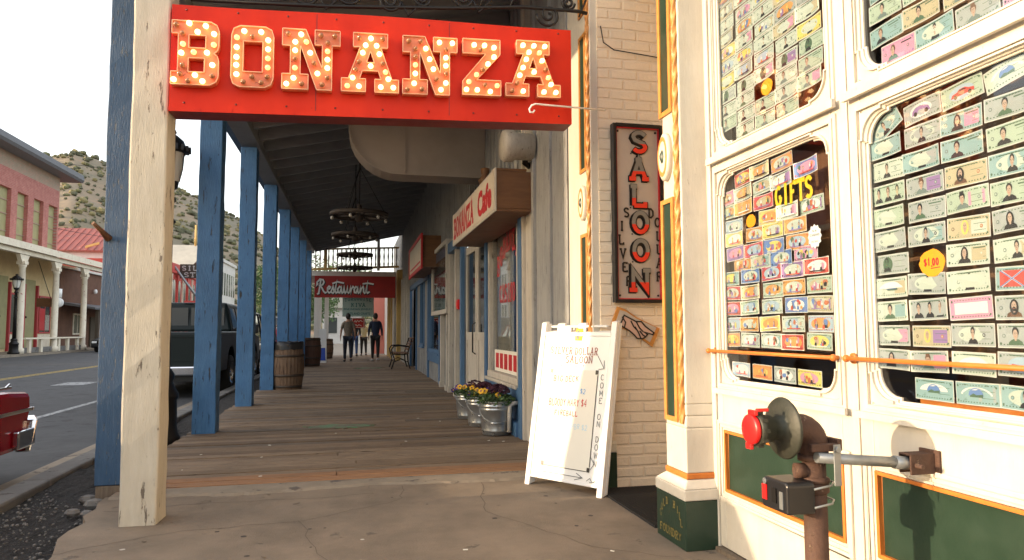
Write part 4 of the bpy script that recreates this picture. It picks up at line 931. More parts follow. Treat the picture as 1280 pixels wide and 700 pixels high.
    o=bpy.data.objects.new('dollar_bill',me); col.objects.link(o); o.location=(x,yc,zc)
    return tag(o,label,'bill',group)
ORD=['first','second','third','fourth','fifth','sixth','seventh','eighth','ninth','tenth','eleventh','twelfth','thirteenth','fourteenth']
q=random.Random(2024)
GB='green and grey bills taped inside the large right door window'
# the large window: rows from the top, columns from the left
big=[
 ['dark:oval','dark car','red car','landscape','portrait'],
 ['oval portrait','oval portrait','long haired portrait','portrait','portrait'],
 ['oval portrait','oval portrait','portrait','portrait','portrait'],
 ['group portrait','hatted portrait','bearded portrait','oval portrait','long haired portrait'],
 ['oval portrait','portrait','hatted portrait','portrait','landscape'],
 ['oval portrait','oval portrait','blonde portrait','long haired portrait','portrait'],
 ['green figure',None,'long haired portrait','oval portrait','portrait'],
 ['landscape','oval portrait','oval portrait','crossed flag','group portrait'],
 ['portrait','group portrait','red frame','bearded portrait','portrait'],
 ['oval portrait','blonde portrait','oval portrait','portrait','hatted portrait'],
 ['long haired portrait','hatted portrait','landscape','red car','oval portrait'],
 [None,'landscape','landscape','oval portrait','landscape'],
]
tints={(0,2):'green',(3,2):'tan',(5,2):'tan',(9,1):'tan',(8,2):'pink',(9,2):'grey',(10,2):'pale green',(3,0):'green',(1,2):'teal',(4,3):'green',(11,1):'teal',(11,2):'teal'}
names={'dark:oval':'oval portrait','portrait':'short haired portrait'}
for r_,row in enumerate(big):
    for c_,mo in enumerate(row):
        if not mo: continue
        mo='oval portrait' if mo=='dark:oval' else mo
        z=1.825-r_*.0832+q.uniform(-.003,.003)-(.012 if r_==11 else 0); y=2.045-.158*c_+q.uniform(-.003,.003); ti=R(q.uniform(-2.2,2.2))
        if r_==0: ti=R([28,4,5,10,2][c_]); z+= [ -.012,.0,.008,.012,.0][c_]
        tn=tints.get((r_,c_),q.choice(['green','pale green','grey','teal','grey']))
        lab=f"{tn} bill with {names.get(mo,mo)}, {ORD[r_]} row and {ORD[c_]} column of the large window"
        bill(y,z,tn,mo,lab,GB,.152,.070,ti,1.833,q)
# gifts window
GG='colourful cartoon bills taped inside the GIFTS window'
ct=['red','orange','yellow','pink','purple','blue','pale blue','tan','green','grey','pale green','teal','orange','red']
grid=[(1.83,[2.96,2.805,2.65]),(1.757,[3.115,2.955,2.80,2.65]),(1.682,[3.11,2.95,2.79]),(1.608,[3.04,2.75,2.605,2.465]),(1.54,[3.04,2.87,2.72,2.56]),(1.468,[3.035,2.875,2.72,2.56]),
 (1.413,[2.99,2.83,2.67,2.51]),(1.352,[3.08,2.91,2.745,2.59,2.43]),(1.276,[3.08,2.91,2.745,2.59,2.43]),(1.20,[3.08,2.92,2.755,2.585,2.43]),(1.122,[3.095,2.93,2.76,2.595,2.43]),(1.045,[3.09,2.93,2.765,2.60,2.435])]
for r_,(z,ys_) in enumerate(grid):
    for j,y in enumerate(ys_):
        tn=q.choice(ct)
        lab=f"{tn} cartoon bill, {ORD[j]} from left in the {ORD[r_]} row of the GIFTS window"
        bill(y+q.uniform(-.003,.003),z+q.uniform(-.003,.003),tn,'cartoon',lab,GG,.155,.068,R(q.uniform(-2.2,2.2)+(2 if r_<3 else 0)),1.831-.0008*((r_+j)%2),q)
bill(2.475,1.772,'blue','cartoon','blue cartoon bill tilted above the GIFTS lettering, right of all others up there',GG,.155,.068,R(3),1.831,q)
for j,(y,tn) in enumerate([(3.01,'pale blue'),(2.845,'orange'),(2.68,'grey'),(2.515,'yellow')]):
    bill(y,.905-.003*j,tn,'cartoon',f"{tn} cartoon bill, {ORD[j]} from left in the row below the orange rail, left door",GG,.155,.068,R(-1),1.831,q)
# upper left window
GU='bills taped inside the upper left door window'
skip={(2,3)}
for r_ in range(13):
    for c_ in range(5):
        if (r_,c_) in ((2,2),): continue
        z=2.062+r_*.073+q.uniform(-.002,.002); y=3.08-.162*c_+q.uniform(-.003,.003)
        if r_==0 and c_ in(0,4): continue
        if r_<4: tn=q.choice(['green','pale green','green']); mo='portrait' if r_<3 else 'green figure'
        else: tn=q.choice(['pale green','tan','pale green','white','white','yellow','grey']); tn='pale green' if tn=='white' else tn; mo='cartoon' if q.random()<.6 else 'oval portrait'
        lab=f"{tn} bill with {names.get(mo,mo) if mo!='cartoon' else 'cartoon'}, {ORD[r_]} row up, {ORD[c_]} column, upper left door window"
        bill(y,z,tn,mo,lab,GU,.156,.069,R(q.uniform(-1.5,2)),1.833,q)
GR='bills taped inside the upper right door window'
for r_ in range(7):
    for c_ in range(5):
        if (r_,c_)==(1,3) and False: continue
        z=2.065+r_*.0855+q.uniform(-.003,.003); y=2.02-.158*c_+q.uniform(-.004,.004)
        if r_==0 : y-=.05
        if (r_==0 and c_==4) or (r_==1 and c_==3): continue
        tn=q.choice(['grey','green','teal','pink','tan','grey']); mo=q.choice(['portrait','portrait','group portrait','hatted portrait','oval portrait'])
        lab=f"{tn} bill with {names.get(mo,mo)}, {ORD[r_]} row up, {ORD[c_]} column, upper right door window"
        bill(y,z,tn,mo,lab,GR,.152,.071,R(q.uniform(-2,3)),1.833,q)
# price tags, lettering and badge
def tagcard(y,z,ry,rz_,lab,txt=None,mats='pumpkin',seed=1):
    m=MB(); qq=random.Random(seed); n=26
    P=[(y+ry*math.cos(2*math.pi*i/n)*qq.uniform(.93,1.04),z+rz_*math.sin(2*math.pi*i/n)*qq.uniform(.93,1.05)) for i in range(n)]
    m.prism(P,0,1.8285,1.8300,0)
    if txt: slab(m,txt[0],(1.828,y+ry*.62,z-rz_*.25),(0,-1,0),(0,0,1),(-1,0,0),ry*.22,rz_*.6,.005,1,.25,False); strokes(m,[[(0,0),(ry*.7,.002)]],(1.828,y+ry*.1,z-rz_*.42),(0,-1,0),(0,0,1),(-1,0,0),.003,1)
    thing1(m,'price_tag',[M[mats],M['print_red']],(1.83,y,z),lab,'price tag')
tagcard(1.865,1.312,.052,.044,'orange blob shaped price tag reading $1.00 in the large right window',('$1.00',),seed=2)
tagcard(2.90,1.61,.040,.032,'small orange price tag left of the GIFTS lettering',None,'pumpkin',3)
tagcard(2.74,2.205,.045,.038,'orange price tag among the green bills of the upper left window',None,'pumpkin',4)
tagcard(1.545,2.165,.055,.045,'orange price tag in the upper right window above the large one',None,'pumpkin',5)
m=MB(); slab(m,'GIFTS',(1.8275,2.70,1.637),(0,-1,0),(0,0,1),(-1,0,0),.0475,.098,.017,0,.10,True)
tag(m.build('gifts_lettering',M['yellow'],loc=(1.829,2.55,1.6)),'yellow painted word GIFTS on the left door window','lettering')
m=MB(); P=[(2.44+(.040+.004*math.cos(i*math.pi))*math.cos(2*math.pi*i/24),1.475+(.047+.004*math.cos(i*math.pi))*math.sin(2*math.pi*i/24)) for i in range(24)]
m.prism(P,0,1.8270,1.8280,0)
text(m,'$$',(1.8265,2.455,1.493),(0,-1,0),(0,0,1),.03,.009,1); text(m,'STANDARD',(1.8265,2.470,1.476),(0,-1,0),(0,0,1),.06,.010,1,.01); text(m,'ON SALE',(1.8265,2.462,1.450),(0,-1,0),(0,0,1),.044,.009,1)
thing1(m,'window_badge',[M['white'],M['print_grey']],(1.828,2.44,1.475),'white scalloped round badge at the right edge of the GIFTS window','badge')
# ------------------------------------------------------------ framed SALOON sign
sg=empty('saloon_sign',(1.985,4.58,1.29),label='tall black framed SILVER DOLLAR SALOON sign on the cream brick wall',cat='sign')
x0,x1,z0,z1=1.785,2.165,1.29,2.575
m=MB(); 
for b in [(x0,x0+.022,z0,z1),(x1-.022,x1,z0,z1),(x0+.022,x1-.022,z0,z0+.022),(x0+.022,x1-.022,z1-.022,z1)]: m.box(b[0],b[1],4.535,4.595,b[2],b[3],0)
for b in [(x0+.022,x0+.030,z0+.022,z1-.022),(x1-.030,x1-.022,z0+.022,z1-.022),(x0+.030,x1-.030,z0+.022,z0+.030),(x0+.030,x1-.030,z1-.030,z1-.022)]: m.box(b[0],b[1],4.545,4.565,b[2],b[3],1)
m.build('frame',[M['black'],M['print_red']],sg,bevel=.002)
M['saloon_face']=mat('smoky_cream_panel',(.52,.44,.36),(.42,.36,.32),3,rough=.35,bmp=.02)
m=MB(); m.box(x0+.022,x1-.022,4.566,4.59,z0+.022,z1-.022,0); m.build('panel',M['saloon_face'],sg)
sp_,nt_,bs_=base('two_tone_saloon_letter'); g_=nd(nt_,'ShaderNodeNewGeometry') 
r=(1,0,0);u=(0,0,1);n=(0,-1,0)
def clipm(big_,z): pass
LET='SALOON'; zc=[2.36,2.16,1.965,1.775,1.575,1.36]; xs=[1.925,1.92,1.915,1.925,1.925,1.905]
def two_tone(ch,x,z,w_,h_):
    b=MB(); slab(b,ch,(x-.006+.0,4.563,z-.006),r,u,n,w_,h_,.050,0,serif=True); b.build('letter_shadow',M['black'],lt)
    a=MB(); slab(a,ch,(x,4.556,z),r,u,n,w_,h_,.046,0,serif=True); 
    c=MB(); slab(c,ch,(x,4.5515,z+.004),r,u,n,w_,h_-.008,.030,0,serif=True)
    a.build('letter_outline',M['black'],lt)
    # split the fill at a line: grey above, red below
    import bmesh
    bm=bmesh.new(); me=bpy.data.meshes.new('t'); me.from_pydata([tuple(v) for v in c.v],[],c.f); bm.from_mesh(me)
    cut=z+h_*.42
    bmesh.ops.bisect_plane(bm,geom=bm.verts[:]+bm.edges[:]+bm.faces[:],plane_co=(0,0,cut),plane_no=(0,0,1)); bm.to_mesh(me); bm.free()
    f=MB(); f.raw([v.co for v in me.vertices],[tuple(p.vertices) for p in me.polygons],0); f.m=[1 if (sum(me.vertices[i].co.z for i in p.vertices)/len(p.vertices))<cut else 0 for p in me.polygons]
    f.build('letter_fill',[M['sal_grey'],M['print_red2']],lt,clean=False)
M['sal_grey']=flat('weathered_grey_letter',(.20,.19,.17),.4); M['print_red2']=flat('bright_red_letter',(.68,.04,.02),.35)
for ch,x,z in zip(LET,xs,zc):
    lt=MB().box(x,x+.01,4.563,4.566,z,z+.01,0).build('letter',M['black'],sg); lt['label']='grey over red saloon letter '+ch
    two_tone(ch,x,z,.130 if ch!='N' else .150,.178)
m=MB()
for i,ch in enumerate('SILVER'): slab(m,ch,(1.862+[0,-.035,-.042,-.03,-.018,.01][i],4.556,1.895-.098*i),r,u,n,.045,.075,.013,0)
for i,ch in enumerate('DOLLAR'): slab(m,ch,([2.05,2.10,2.108,2.108,2.108,2.105][i],4.556,[1.895,1.83,1.73,1.635,1.535,1.44][i]),r,u,n,.045,.075,.013,0)
m.build('small_lettering',M['black'],sg)
m=MB()
for x in (x0+.045,x1-.045):
    for z in (z0+.05,z1-.05): m.lathe([(.008,0),(.008,.004),(.0,.006)],(x,4.566,z),8,0,(0,-1,0))
m.build('screw',M['iron'],sg)
# pointing hand board
m=MB(); A=[(1.775,1.185),(1.825,1.255),(1.94,1.19),(2.13,1.115),(2.075,.985),(1.96,1.05),(1.76,1.15)]
A=[(1.77,1.14),(1.815,1.262),(1.87,1.245),(1.96,1.185),(2.135,1.105),(2.075,.975),(1.93,1.075)]
m.prism(A,1,4.578,4.595,0)
ce=(sum(p[0] for p in A)/7,sum(p[1] for p in A)/7); Bq=[(ce[0]+(p[0]-ce[0])*.86,ce[1]+(p[1]-ce[1])*.80) for p in A]; m.prism(Bq,1,4.574,4.577,1)
ctr=[(1.83,1.13),(1.86,1.20),(1.95,1.155),(1.99,1.155),(2.02,1.12),(2.085,1.075),(2.075,1.062),(2.0,1.085),(2.035,1.065),(2.02,1.045),(1.99,1.032),(1.955,1.037),(1.935,1.06),(1.90,1.09)]
m.prism(ctr,1,4.570,4.573,2)
out=[[(p[0]-0,p[1]) for p in ctr+[ctr[0]]],[(1.845,1.19),(1.87,1.15),(1.86,1.11)],[(1.95,1.155),(1.975,1.11),(2.0,1.085)],[(1.94,1.12),(1.965,1.08),(1.985,1.035)],[(1.975,1.09),(2.0,1.06),(2.02,1.047)],[(1.91,1.16),(1.93,1.12),(1.95,1.10)]]
strokes(m,out,(0,4.5685,0),(1,0,0),(0,0,1),(0,-1,0),.010,3)
thing1(m,'pointing_hand_board',[M['gold_rope'],M['saloon_face'],flat('dusty_pink_paint',(.55,.36,.28),.6),M['black']],(1.95,4.59,1.1),'small tan board painted with a hand pointing down right, under the saloon sign','sign')
# ------------------------------------------------------------ A-frame board
af=empty('a_frame_sign',(1.42,4.625,0),math.atan2(4.385-4.93,1.63-1.25),label='white plastic A-frame sidewalk sign with handwritten drink prices',cat='sign'); LOCAL.add(af.name)
# local: x along the board, y towards the back, front panel leans back
W=.335; HT=1.13; lean=R(10.5)
def F(x,z,d=0): # a point of the front panel, d out of the face
    z*=1.04
    return Vector((x, -.02+z*math.sin(lean)-d*math.cos(lean)*1.0, z*math.cos(lean)+d*math.sin(lean)*-1+ (0)))
def slabbox(m,x0,x1,z0,z1,d0,d1,mi=0):
    vs=[F(x0,z0,d0),F(x1,z0,d0),F(x1,z1,d0),F(x0,z1,d0),F(x0,z0,d1),F(x1,z0,d1),F(x1,z1,d1),F(x0,z1,d1)]
    m.raw(vs,[(0,3,2,1),(4,5,6,7),(0,1,5,4),(1,2,6,5),(2,3,7,6),(3,0,4,7)],mi)
m=MB(); ZT=1.03
slabbox(m,-W+.045,W-.045,.07,ZT,-.01,.006)
slabbox(m,-W,-W+.045,0,1.13,-.03,.012); slabbox(m,W-.045,W,0,1.13,-.03,.012)
slabbox(m,-W+.045,W-.045,.055,.075,-.02,.010); slabbox(m,-W+.045,W-.045,ZT,ZT+.03,-.02,.010)
for x in (-.19,.0): slabbox(m,x,x+.07,ZT+.03,1.12,-.025,.004)
slabbox(m,.0-.13,.0-.06,ZT+.03,1.09,-.025,.004)
slabbox(m,-.25,.25,1.09,1.105,-.024,.002)
m.build('front_panel',M['board_white'],af,bevel=.006)
m=MB()
slabbox(m,-W+.045,W-.045,.07,ZT,-.05,-.036); slabbox(m,-W,-W+.045,0,1.11,-.062,-.033); slabbox(m,W-.045,W,0,1.11,-.062,-.033); slabbox(m,-W+.045,W-.045,ZT,ZT+.03,-.06,-.034)
m.build('back_panel',M['board_white'],af,bevel=.006)
ux=Vector((1,0,0)); uz=(F(0,1)-F(0,0)); un=F(0,0,1)-F(0,0,0)
ps=MB(); slabbox(ps,-.205,.215,.145,.80,.0065,.009,0); po=ps.build('poster',M['paper'],af)
for bx in [(-.205,-.183,.145,.173),(.195,.217,.145,.173),(.195,.217,.775,.803),(-.205,-.183,.775,.803)]:
    cl=MB(); slabbox(cl,*bx,.0092,.012,0); cl.build('poster_clip',M['black'],po)
for bx in [(.212,.2175,.178,.770),(-.178,.190,.146,.150)]:
    cl=MB(); slabbox(cl,*bx,.0092,.011,0); cl.build('poster_edge',M['black'],po)
ink=MB()
def wr(s,x,z,cw,h,w,mi,slant=.0,serif=False,gap=.18):
    o=F(x,z,.0098); slab(ink,s,o,ux+uz*slant,uz,un,cw,h,w,mi,gap,serif,jitter=.08)
wr('SILVER DOLLAR',-.225,.905,.028,.052,.0055,0,-.0,True,.22); wr('SALOON',-.08,.845,.034,.05,.006,0,0,True,.2)
wr('BREWERY ONLY',-.20,.815,.020,.026,.0035,1,0,False,.3)
wr('BIG DECK',-.17,.715,.026,.042,.005,2,.02)
wr('SAM SMITHS $2',-.17,.635,.021,.034,.0045,3,.02)
wr('BLOODY MARY $4',-.19,.55,.022,.050,.005,2,.03)
wr('FIREBALL',-.13,.485,.022,.038,.005,2,.02)
wr('WELL + PBR $2'.replace('+','AND'),-.18,.40,.022,.036,.0045,4,.02)
for i,ch in enumerate("COME ON DOWN"):
    if ch!=' ': wr(ch,.240,.735-.0500*i,.030,.040,.0045,5)
strokes(ink,[[(.20,.90),(.262,.815)],[(.215,.81),(.262,.815),(.258,.87)],[(-.19,.105),(.16,.105)],[(.11,.130),(.165,.105),(.10,.085)]],F(0,0,.0098),ux,uz,un,.0045,5)
strokes(ink,[[(.2,.09),(.225,.11),(.25,.085),(.27,.1)],[(.22,.16),(.25,.2),(.22,.24)],[(.225,.085),(.3,.09)]],F(0,0,.0098),ux,uz,un,.004,5)
ink.build('handwriting',[flat('brown_outline_print',(.25,.06,.04),.5),M['print_pink'],M['print_red'],M['print_blue'],M['print_ltblue'],M['print_grey']],af)
bx=MB(); slabbox(bx,-.012,.05,1.00,1.085,-.012,.0085,0); slabbox(bx,.0,.02,1.01,1.07,.0087,.0095,1); bx.build('leaflet',[M['pumpkin'],M['green']],af)
# ------------------------------------------------------------ fire hose standpipe
fd=empty('fire_standpipe',(1.42,1.94,0),label='rusty fire hose standpipe with a red capped inlet, grey wall brace and black box',cat='standpipe')
m=MB(); px,py=1.42,1.94
m.tube([(px,py,0),(px,py,.70)],.0355,18); m.lathe([(.045,0),(.045,.012),(.036,.018)],(px,py,.62),18); m.lathe([(.037,0),(.043,.006),(.043,.03),(.037,.036)],(px,py,.585),18)
m.lathe([(.08,0),(.08,.012),(.04,.02)],(px,py,0),20)
m.build('pipe',M['rust'],fd)
m=MB(); m.tube([(px-.06*0+ -0.0+ .0 - .0,py,.69)]+[(px-.055+.055*math.cos(R(a)),py,.735+.055*math.sin(R(a))) for a in range(0,91,15)]+[(px-.085,py,.79)],[.045]+[.044]*7+[.047],18)
m.lathe([(.048,0),(.048,.02)],(px,py,.685),18); m.lathe([(.05,0),(.05,.02),(.045,.022)],(px-.075,py,.79),18,0,(-1,0,0)); m.build('elbow',M['rust'],fd)
m=MB(); m.lathe([(.05,.0),(.092,.0),(.096,.005),(.092,.011),(.05,.014),(.038,.02),(.034,.05),(.042,.055),(.045,.085),(.052,.088),(.052,.105),(.044,.108)],(px-.10,py,.79),32,0,(-1,0,0))
for k in range(10):
    a=2*math.pi*k/10; m.obox((px-.196,py+.052*math.cos(a),.79+.052*math.sin(a)),(.009,0,0),(0,.005,0),(0,0,.005))
m.build('inlet_flange',M['oldbrass'],fd)
m=MB(); m.lathe([(.046,0),(.046,.012),(.04,.016),(.0,.018)],(px-.210,py,.79),28,0,(-1,0,0)); m.obox((px-.216,py-.01,.842),(.006,0,0),(0,.02,0),(0,0,.008)); m.obox((px-.216,py+.012,.738),(.006,0,0),(0,.014,0),(0,0,.010)); m.obox((px-.190,py-.02,.850),(.02,0,0),(0,.006,0),(0,0,.005)); m.build('red_cap',M['capred'],fd,bevel=.002)
m=MB(); m.lathe([(.024,0),(.024,.03),(.018,.032),(.016,.01)],(px-.035,py+.0,.655),16,0,(-1,.3,0)); m.tube([(px,py,.655),(px-.04,py,.655)],.018,12); m.build('side_outlet',M['rust'],fd)
m=MB(); ya=py-.055; m.tube([(px-.03,ya,.705),(1.715,ya-.01,.675)],.0165,14,0); m.tube([(1.66,ya-.008,.680),(1.722,ya-.01,.674)],.0205,14,0); m.build('brace_pipe',M['conduit'],fd)
m=MB(); m.box(1.70,1.80,ya-.034,ya-.028,.642,.706); m.box(1.70,1.80,ya+.010,ya+.016,.642,.706); m.box(1.70,1.80,ya-.028,ya+.010,.70,.706); m.box(1.79,1.799,ya-.05,ya+.03,.635,.715); m.lathe([(.008,0),(.008,.09)],(1.72,ya-.06,.67),8,0,(0,1,0)); m.build('wall_bracket',M['rust'],fd,bevel=.002)
m=MB(); m.box(px-.05,px+.05,py-.062,py-.040,.722,.745); m.box(px-.05,px+.05,py+.042,py+.06,.722,.745); m.box(px+.04,px+.058,py-.062,py+.06,.722,.758); m.build('clamp',M['rust'],fd,bevel=.003)
m=MB(); m.box(px+.015,px+.04,ya-.022,ya-.018,.62,.745); m.tube([(px+.027,ya-.02,.73),(px+.027,ya-.03,.73)],.010,8); m.build('strap',M['conduit'],fd,bevel=.002)
# black meter box
m=MB(); m.prism([(py-.055,.515),(py+.075,.515),(py+.085,.525),(py+.085,.595),(py+.065,.612),(py-.045,.612),(py-.055,.602)],0,px-.135,px-.038,0)
m.v=[(v[0],v[1],v[2]+.02) for v in m.v]; bo=m.build('control_box',M['black'],fd,bevel=.006)
m=MB(); m.box(px-.1385,px-.1355,py+.050,py+.074,.540,.587,0); m.lathe([(.010,0),(.010,.004)],(px-.135,py+.060,.597),10,1,(-1,0,0)); m.box(px-.1385,px-.1355,py-.035,py-.017,.528,.580,2); m.box(px-.139,px-.1355,py+.0,py+.022,.54,.585,3); m.v=[(v[0],v[1],v[2]+.02) for v in m.v]; m.build('box_labels',[M['capred'],M['conduit'],M['conduit'],M['iron']],bo)
m=MB(); 
for z in (.535,.590): m.tube([(px-.045,py-.06,z),(px+.02,py-.055,z+.008),(px+.045,py-.03,z+.012),(px+.045,py+.03,z+.012)],.0035,6)
m.v=[(v[0],v[1],v[2]+.02) for v in m.v]; m.build('wire_strap',M['conduit'],fd)
# ------------------------------------------------------------ planters on the walk
def bucket(x,y,s,flower,lab,plab,seed):
    b=empty('galvanised_bucket',(x,y,.024),label=lab,cat='bucket',group='galvanised flower buckets by the cafe window'); LOCAL.add(b.name)
    m=MB(); m.lathe([(.115,0),(.118,.006),(.122,.03),(.126,.036),(.124,.042),(.131,.10),(.140,.215),(.146,.221),(.141,.227),(.143,.245),(.149,.251),(.144,.257),(.147,.285),(.152,.290),(.146,.293),(.138,.27),(.128,.24)],(0,0,0),36); m.v=[tuple(c*s for c in v) for v in m.v]
    m.build('pail',M['galv'],b)
    m=MB(); m.lathe([(0.0,.0),(.13,.0)],(0,0,.255),24); m.v=[tuple(c*s for c in v) for v in m.v]; m.build('soil',M['soil'],b,clean=False)
    m=MB(); pts=[(.150*math.cos(R(a)),-.150*abs(math.sin(R(a)))-.004,.245-.13*abs(math.sin(R(a)))) for a in range(0,181,12)]; m.tube(pts,.0028,6); m.lathe([(.008,-.05),(.008,.05)],(0,-.158,.113),8,0,(1,0,0))
    for sx in (-1,1): m.lathe([(.014,0),(.014,.01)],(sx*.148,0,.245),8,0,(sx,0,0))
    m.v=[tuple(c*s for c in v) for v in m.v]; h=m.build('bail_handle',M['galv'],b)
    b.rotation_euler.z=R(-18+seed*9)
    q=random.Random(seed)
    p=empty('flowering_plant',(x,y,.024+.255*s),label=plab,cat='plant',group='plants in the galvanised buckets'); LOCAL.add(p.name)
    m=MB()
    for k in range(520):
        a=q.uniform(0,2*math.pi); rr_=math.sqrt(q.random())*.17*s; z=q.uniform(.0,.11)*s*(1-.5*(rr_/.17/s)**2)+.01; c=Vector((rr_*math.cos(a),rr_*math.sin(a),z)); d1=Vector((q.uniform(-1,1),q.uniform(-1,1),q.uniform(-.3,.8))).normalized(); d2=d1.orthogonal().normalized(); L=q.uniform(.014,.03); w_=L*.45
        m.face([c-d1*L,c+d2*w_,c+d1*L,c-d2*w_],q.choice([0,0,1]))
    m.build('foliage',[M['leaf'],M['leaf2']],p,clean=False)
    m=MB()
    def petals(c,n_,r_,mi,mi2=None,dirn=(-.3,-1,.5)):
        ax=Vector(dirn).normalized(); ax=(ax+Vector((q.uniform(-.4,.4),q.uniform(-.4,.4),q.uniform(-.2,.4)))).normalized(); u_=ax.orthogonal().normalized(); v_=ax.cross(u_)
        for i in range(n_):
            t=2*math.pi*i/n_; cc=Vector(c)+(u_*math.cos(t)+v_*math.sin(t))*r_*.5
            m.face([cc+(u_*math.cos(t+k*math.pi/3)+v_*math.sin(t+k*math.pi/3))*r_*.5+ax*.001*i for k in range(6)],mi)
        if mi2 is not None: m.face([Vector(c)+(u_*math.cos(k*1.256)+v_*math.sin(k*1.256))*r_*.28+ax*.008 for k in range(5)],mi2)
    for k in range(flower[0]): a=q.uniform(0,6.28); rr_=q.uniform(.02,.15)*s; petals((rr_*math.cos(a),rr_*math.sin(a)-.02,q.uniform(.06,.13)*s),5,.034,0,1)
    for k in range(flower[2]): a=q.uniform(0,6.28); rr_=q.uniform(.05,.16)*s; petals((rr_*math.cos(a)-.03,rr_*math.sin(a)-.02,q.uniform(.06,.12)*s),5,.032,1,0)
    if m.v: m.build('blossom_cluster',[M['pet_yellow'],M['pet_purple']],p,clean=False)
    m=MB()
    for k in range(flower[1]):
        cx,cy=flower[3]; a=q.uniform(0,6.28); e=q.uniform(0,1.57); c=Vector((cx+.095*math.cos(a)*math.cos(e),cy+.095*math.sin(a)*math.cos(e),.10+.07*math.sin(e)))*s
        d1=Vector((q.uniform(-1,1),q.uniform(-1,1),q.uniform(-.2,1))).normalized(); d2=d1.orthogonal().normalized(); L=q.uniform(.012,.024); m.face([c-d1*L,c+d2*L*.8,c+d1*L,c-d2*L*.8],q.choice([0,0,1]))
    m.build('ruffled_purple_leaves',[M['maroon'],flat('dusky_leaf',(.10,.05,.07),.7)],p,clean=False)
bucket(1.45,7.10,1.18,(4,520,0,(.03,.03)),'nearest galvanised bucket with a bail handle, right of the other two','leafy plant with a big maroon ruffled head and one yellow bloom, in the nearest bucket',1)
bucket(1.41,7.78,1.12,(10,420,3,(.05,.05)),'middle galvanised bucket, half hidden behind the nearest one','plant with many yellow pansies and a maroon head, in the middle bucket',2)
bucket(1.38,8.47,1.06,(8,60,9,(.09,.05)),'farthest galvanised bucket, partly hidden behind the middle one','purple and yellow pansies in the farthest bucket, next to the cafe doors',3)
m=MB(); m.tube([(1.66,6.98,.35),(1.60,6.96,.345),(1.565,6.95,.32),(1.555,6.95,.06)],.022,10); thing1(m,'drain_pipe',M['wall_pale'],(1.60,6.96,.02),'short bent cream drain pipe behind the nearest bucket','pipe')
# glass display case on the wall
dc=empty('display_case',(1.65,13.2,1.4),label='white framed glass menu case mounted on the cafe wall past the doors',cat='display case')
m=MB(); y0,y1,z0,z1=12.05,14.45,1.40,2.72
for b in [(y0,y0+.08,z0,z1),(y1-.08,y1,z0,z1),(y0+.08,y1-.08,z0,z0+.08),(y0+.08,y1-.08,z1-.08,z1)]: m.box(1.57,1.70,*b)
m.box(1.68,1.70,y0+.08,y1-.08,z0+.08,z1-.08); m.build('case_frame',M['wall_pale'],dc,bevel=.006)
m=MB(); m.box(1.5995,1.602,y0+.08,y1-.08,z0+.08,z1-.08); m.build('case_glass',M['glass'],dc)
m=MB(); m.box(1.66,1.6795,y0+.2,y1-.2,1.55,2.0,0); m.box(1.66,1.6795,y0+.25,y1-.6,2.05,2.6,1); [m.box(1.654,1.6595,y1-.4-.45*k-.3,y1-.4-.45*k,1.68,1.90,2) for k in range(4)]; [m.box(1.654,1.6595,y1-.5-.4*k-.3,y1-.5-.4*k,2.15,2.5,0) for k in range(3)]; m.build('notices',[M['conduit'],M['paper'],M['print_grey']],dc)
m=MB(); m.box(1.64,1.70,11.1,11.28,1.44,1.60); m.box(1.632,1.64,11.14,11.24,1.47,1.57); thing1(m,'fire_alarm',M['capred'],(1.68,11.2,1.5),'small red fire alarm box on the wall beside the cafe doors','alarm',bevel=.006)
# far shopfront parts
window_unit(13.95,15.95,.62,2.38,1.70,'trim_blue',cafe); window_unit(17.2,18.2,.7,2.38,1.70,'trim_blue',cafe)
m=MB(); m.box(1.66,1.716,16.15,19.3,2.30,2.44); m.box(1.66,1.716,19.1,19.22,.02,2.29); m.box(1.66,1.716,21.15,21.3,.02,2.44); m.box(1.66,1.716,19.3,21.3,2.30,2.44); m.box(1.66,1.716,16.0,16.15,.02,2.44); m.box(1.66,1.716,13.9,16.1,.42,.60); m.build('blue_trim',M['trim_blue'],cafe)
m=MB(); m.box(2.3,2.35,19.2,21.2,0,2.5); m.box(1.775,2.3,19.15,19.2,0,2.5); m.box(1.775,2.3,21.2,21.25,0,2.5); m.build('recessed_doorway',M['interior'],cafe)
m=MB(); 
for y in (22.0,22.9,23.7,24.6): m.box(1.62,1.716,y,y+.14,.02,2.9)
m.box(1.50,1.716,25.2,25.5,.02,3.3,1); m.box(1.46,1.716,25.15,25.55,.02,.25,1); m.build('pilaster',[M['wall_pale'],M['yellowpaint']],cafe,bevel=.006)
# second projecting box sign
s2=empty('shop_sign',(1.5,15,2.4),label='far projecting box sign with brown sides, red frame and white face',cat='sign')
m=MB(); m.box(1.33,1.72,13.85,17.0,2.38,3.02); m.build('sign_box',M['wood_brown'],s2)
m=MB()
for b in [(13.8,17.05,2.34,2.42),(13.8,17.05,2.98,3.06),(13.8,13.9,2.42,2.98),(16.95,17.05,2.42,2.98)]: m.box(1.295,1.328,*b,0)
m.box(1.31,1.328,13.9,16.95,2.42,2.98,1); m.box(1.303,1.3095,14.2,16.6,2.49,2.53,2)
m.build('sign_face',[M['print_red'],M['sign_cream'],M['print_red']],s2)
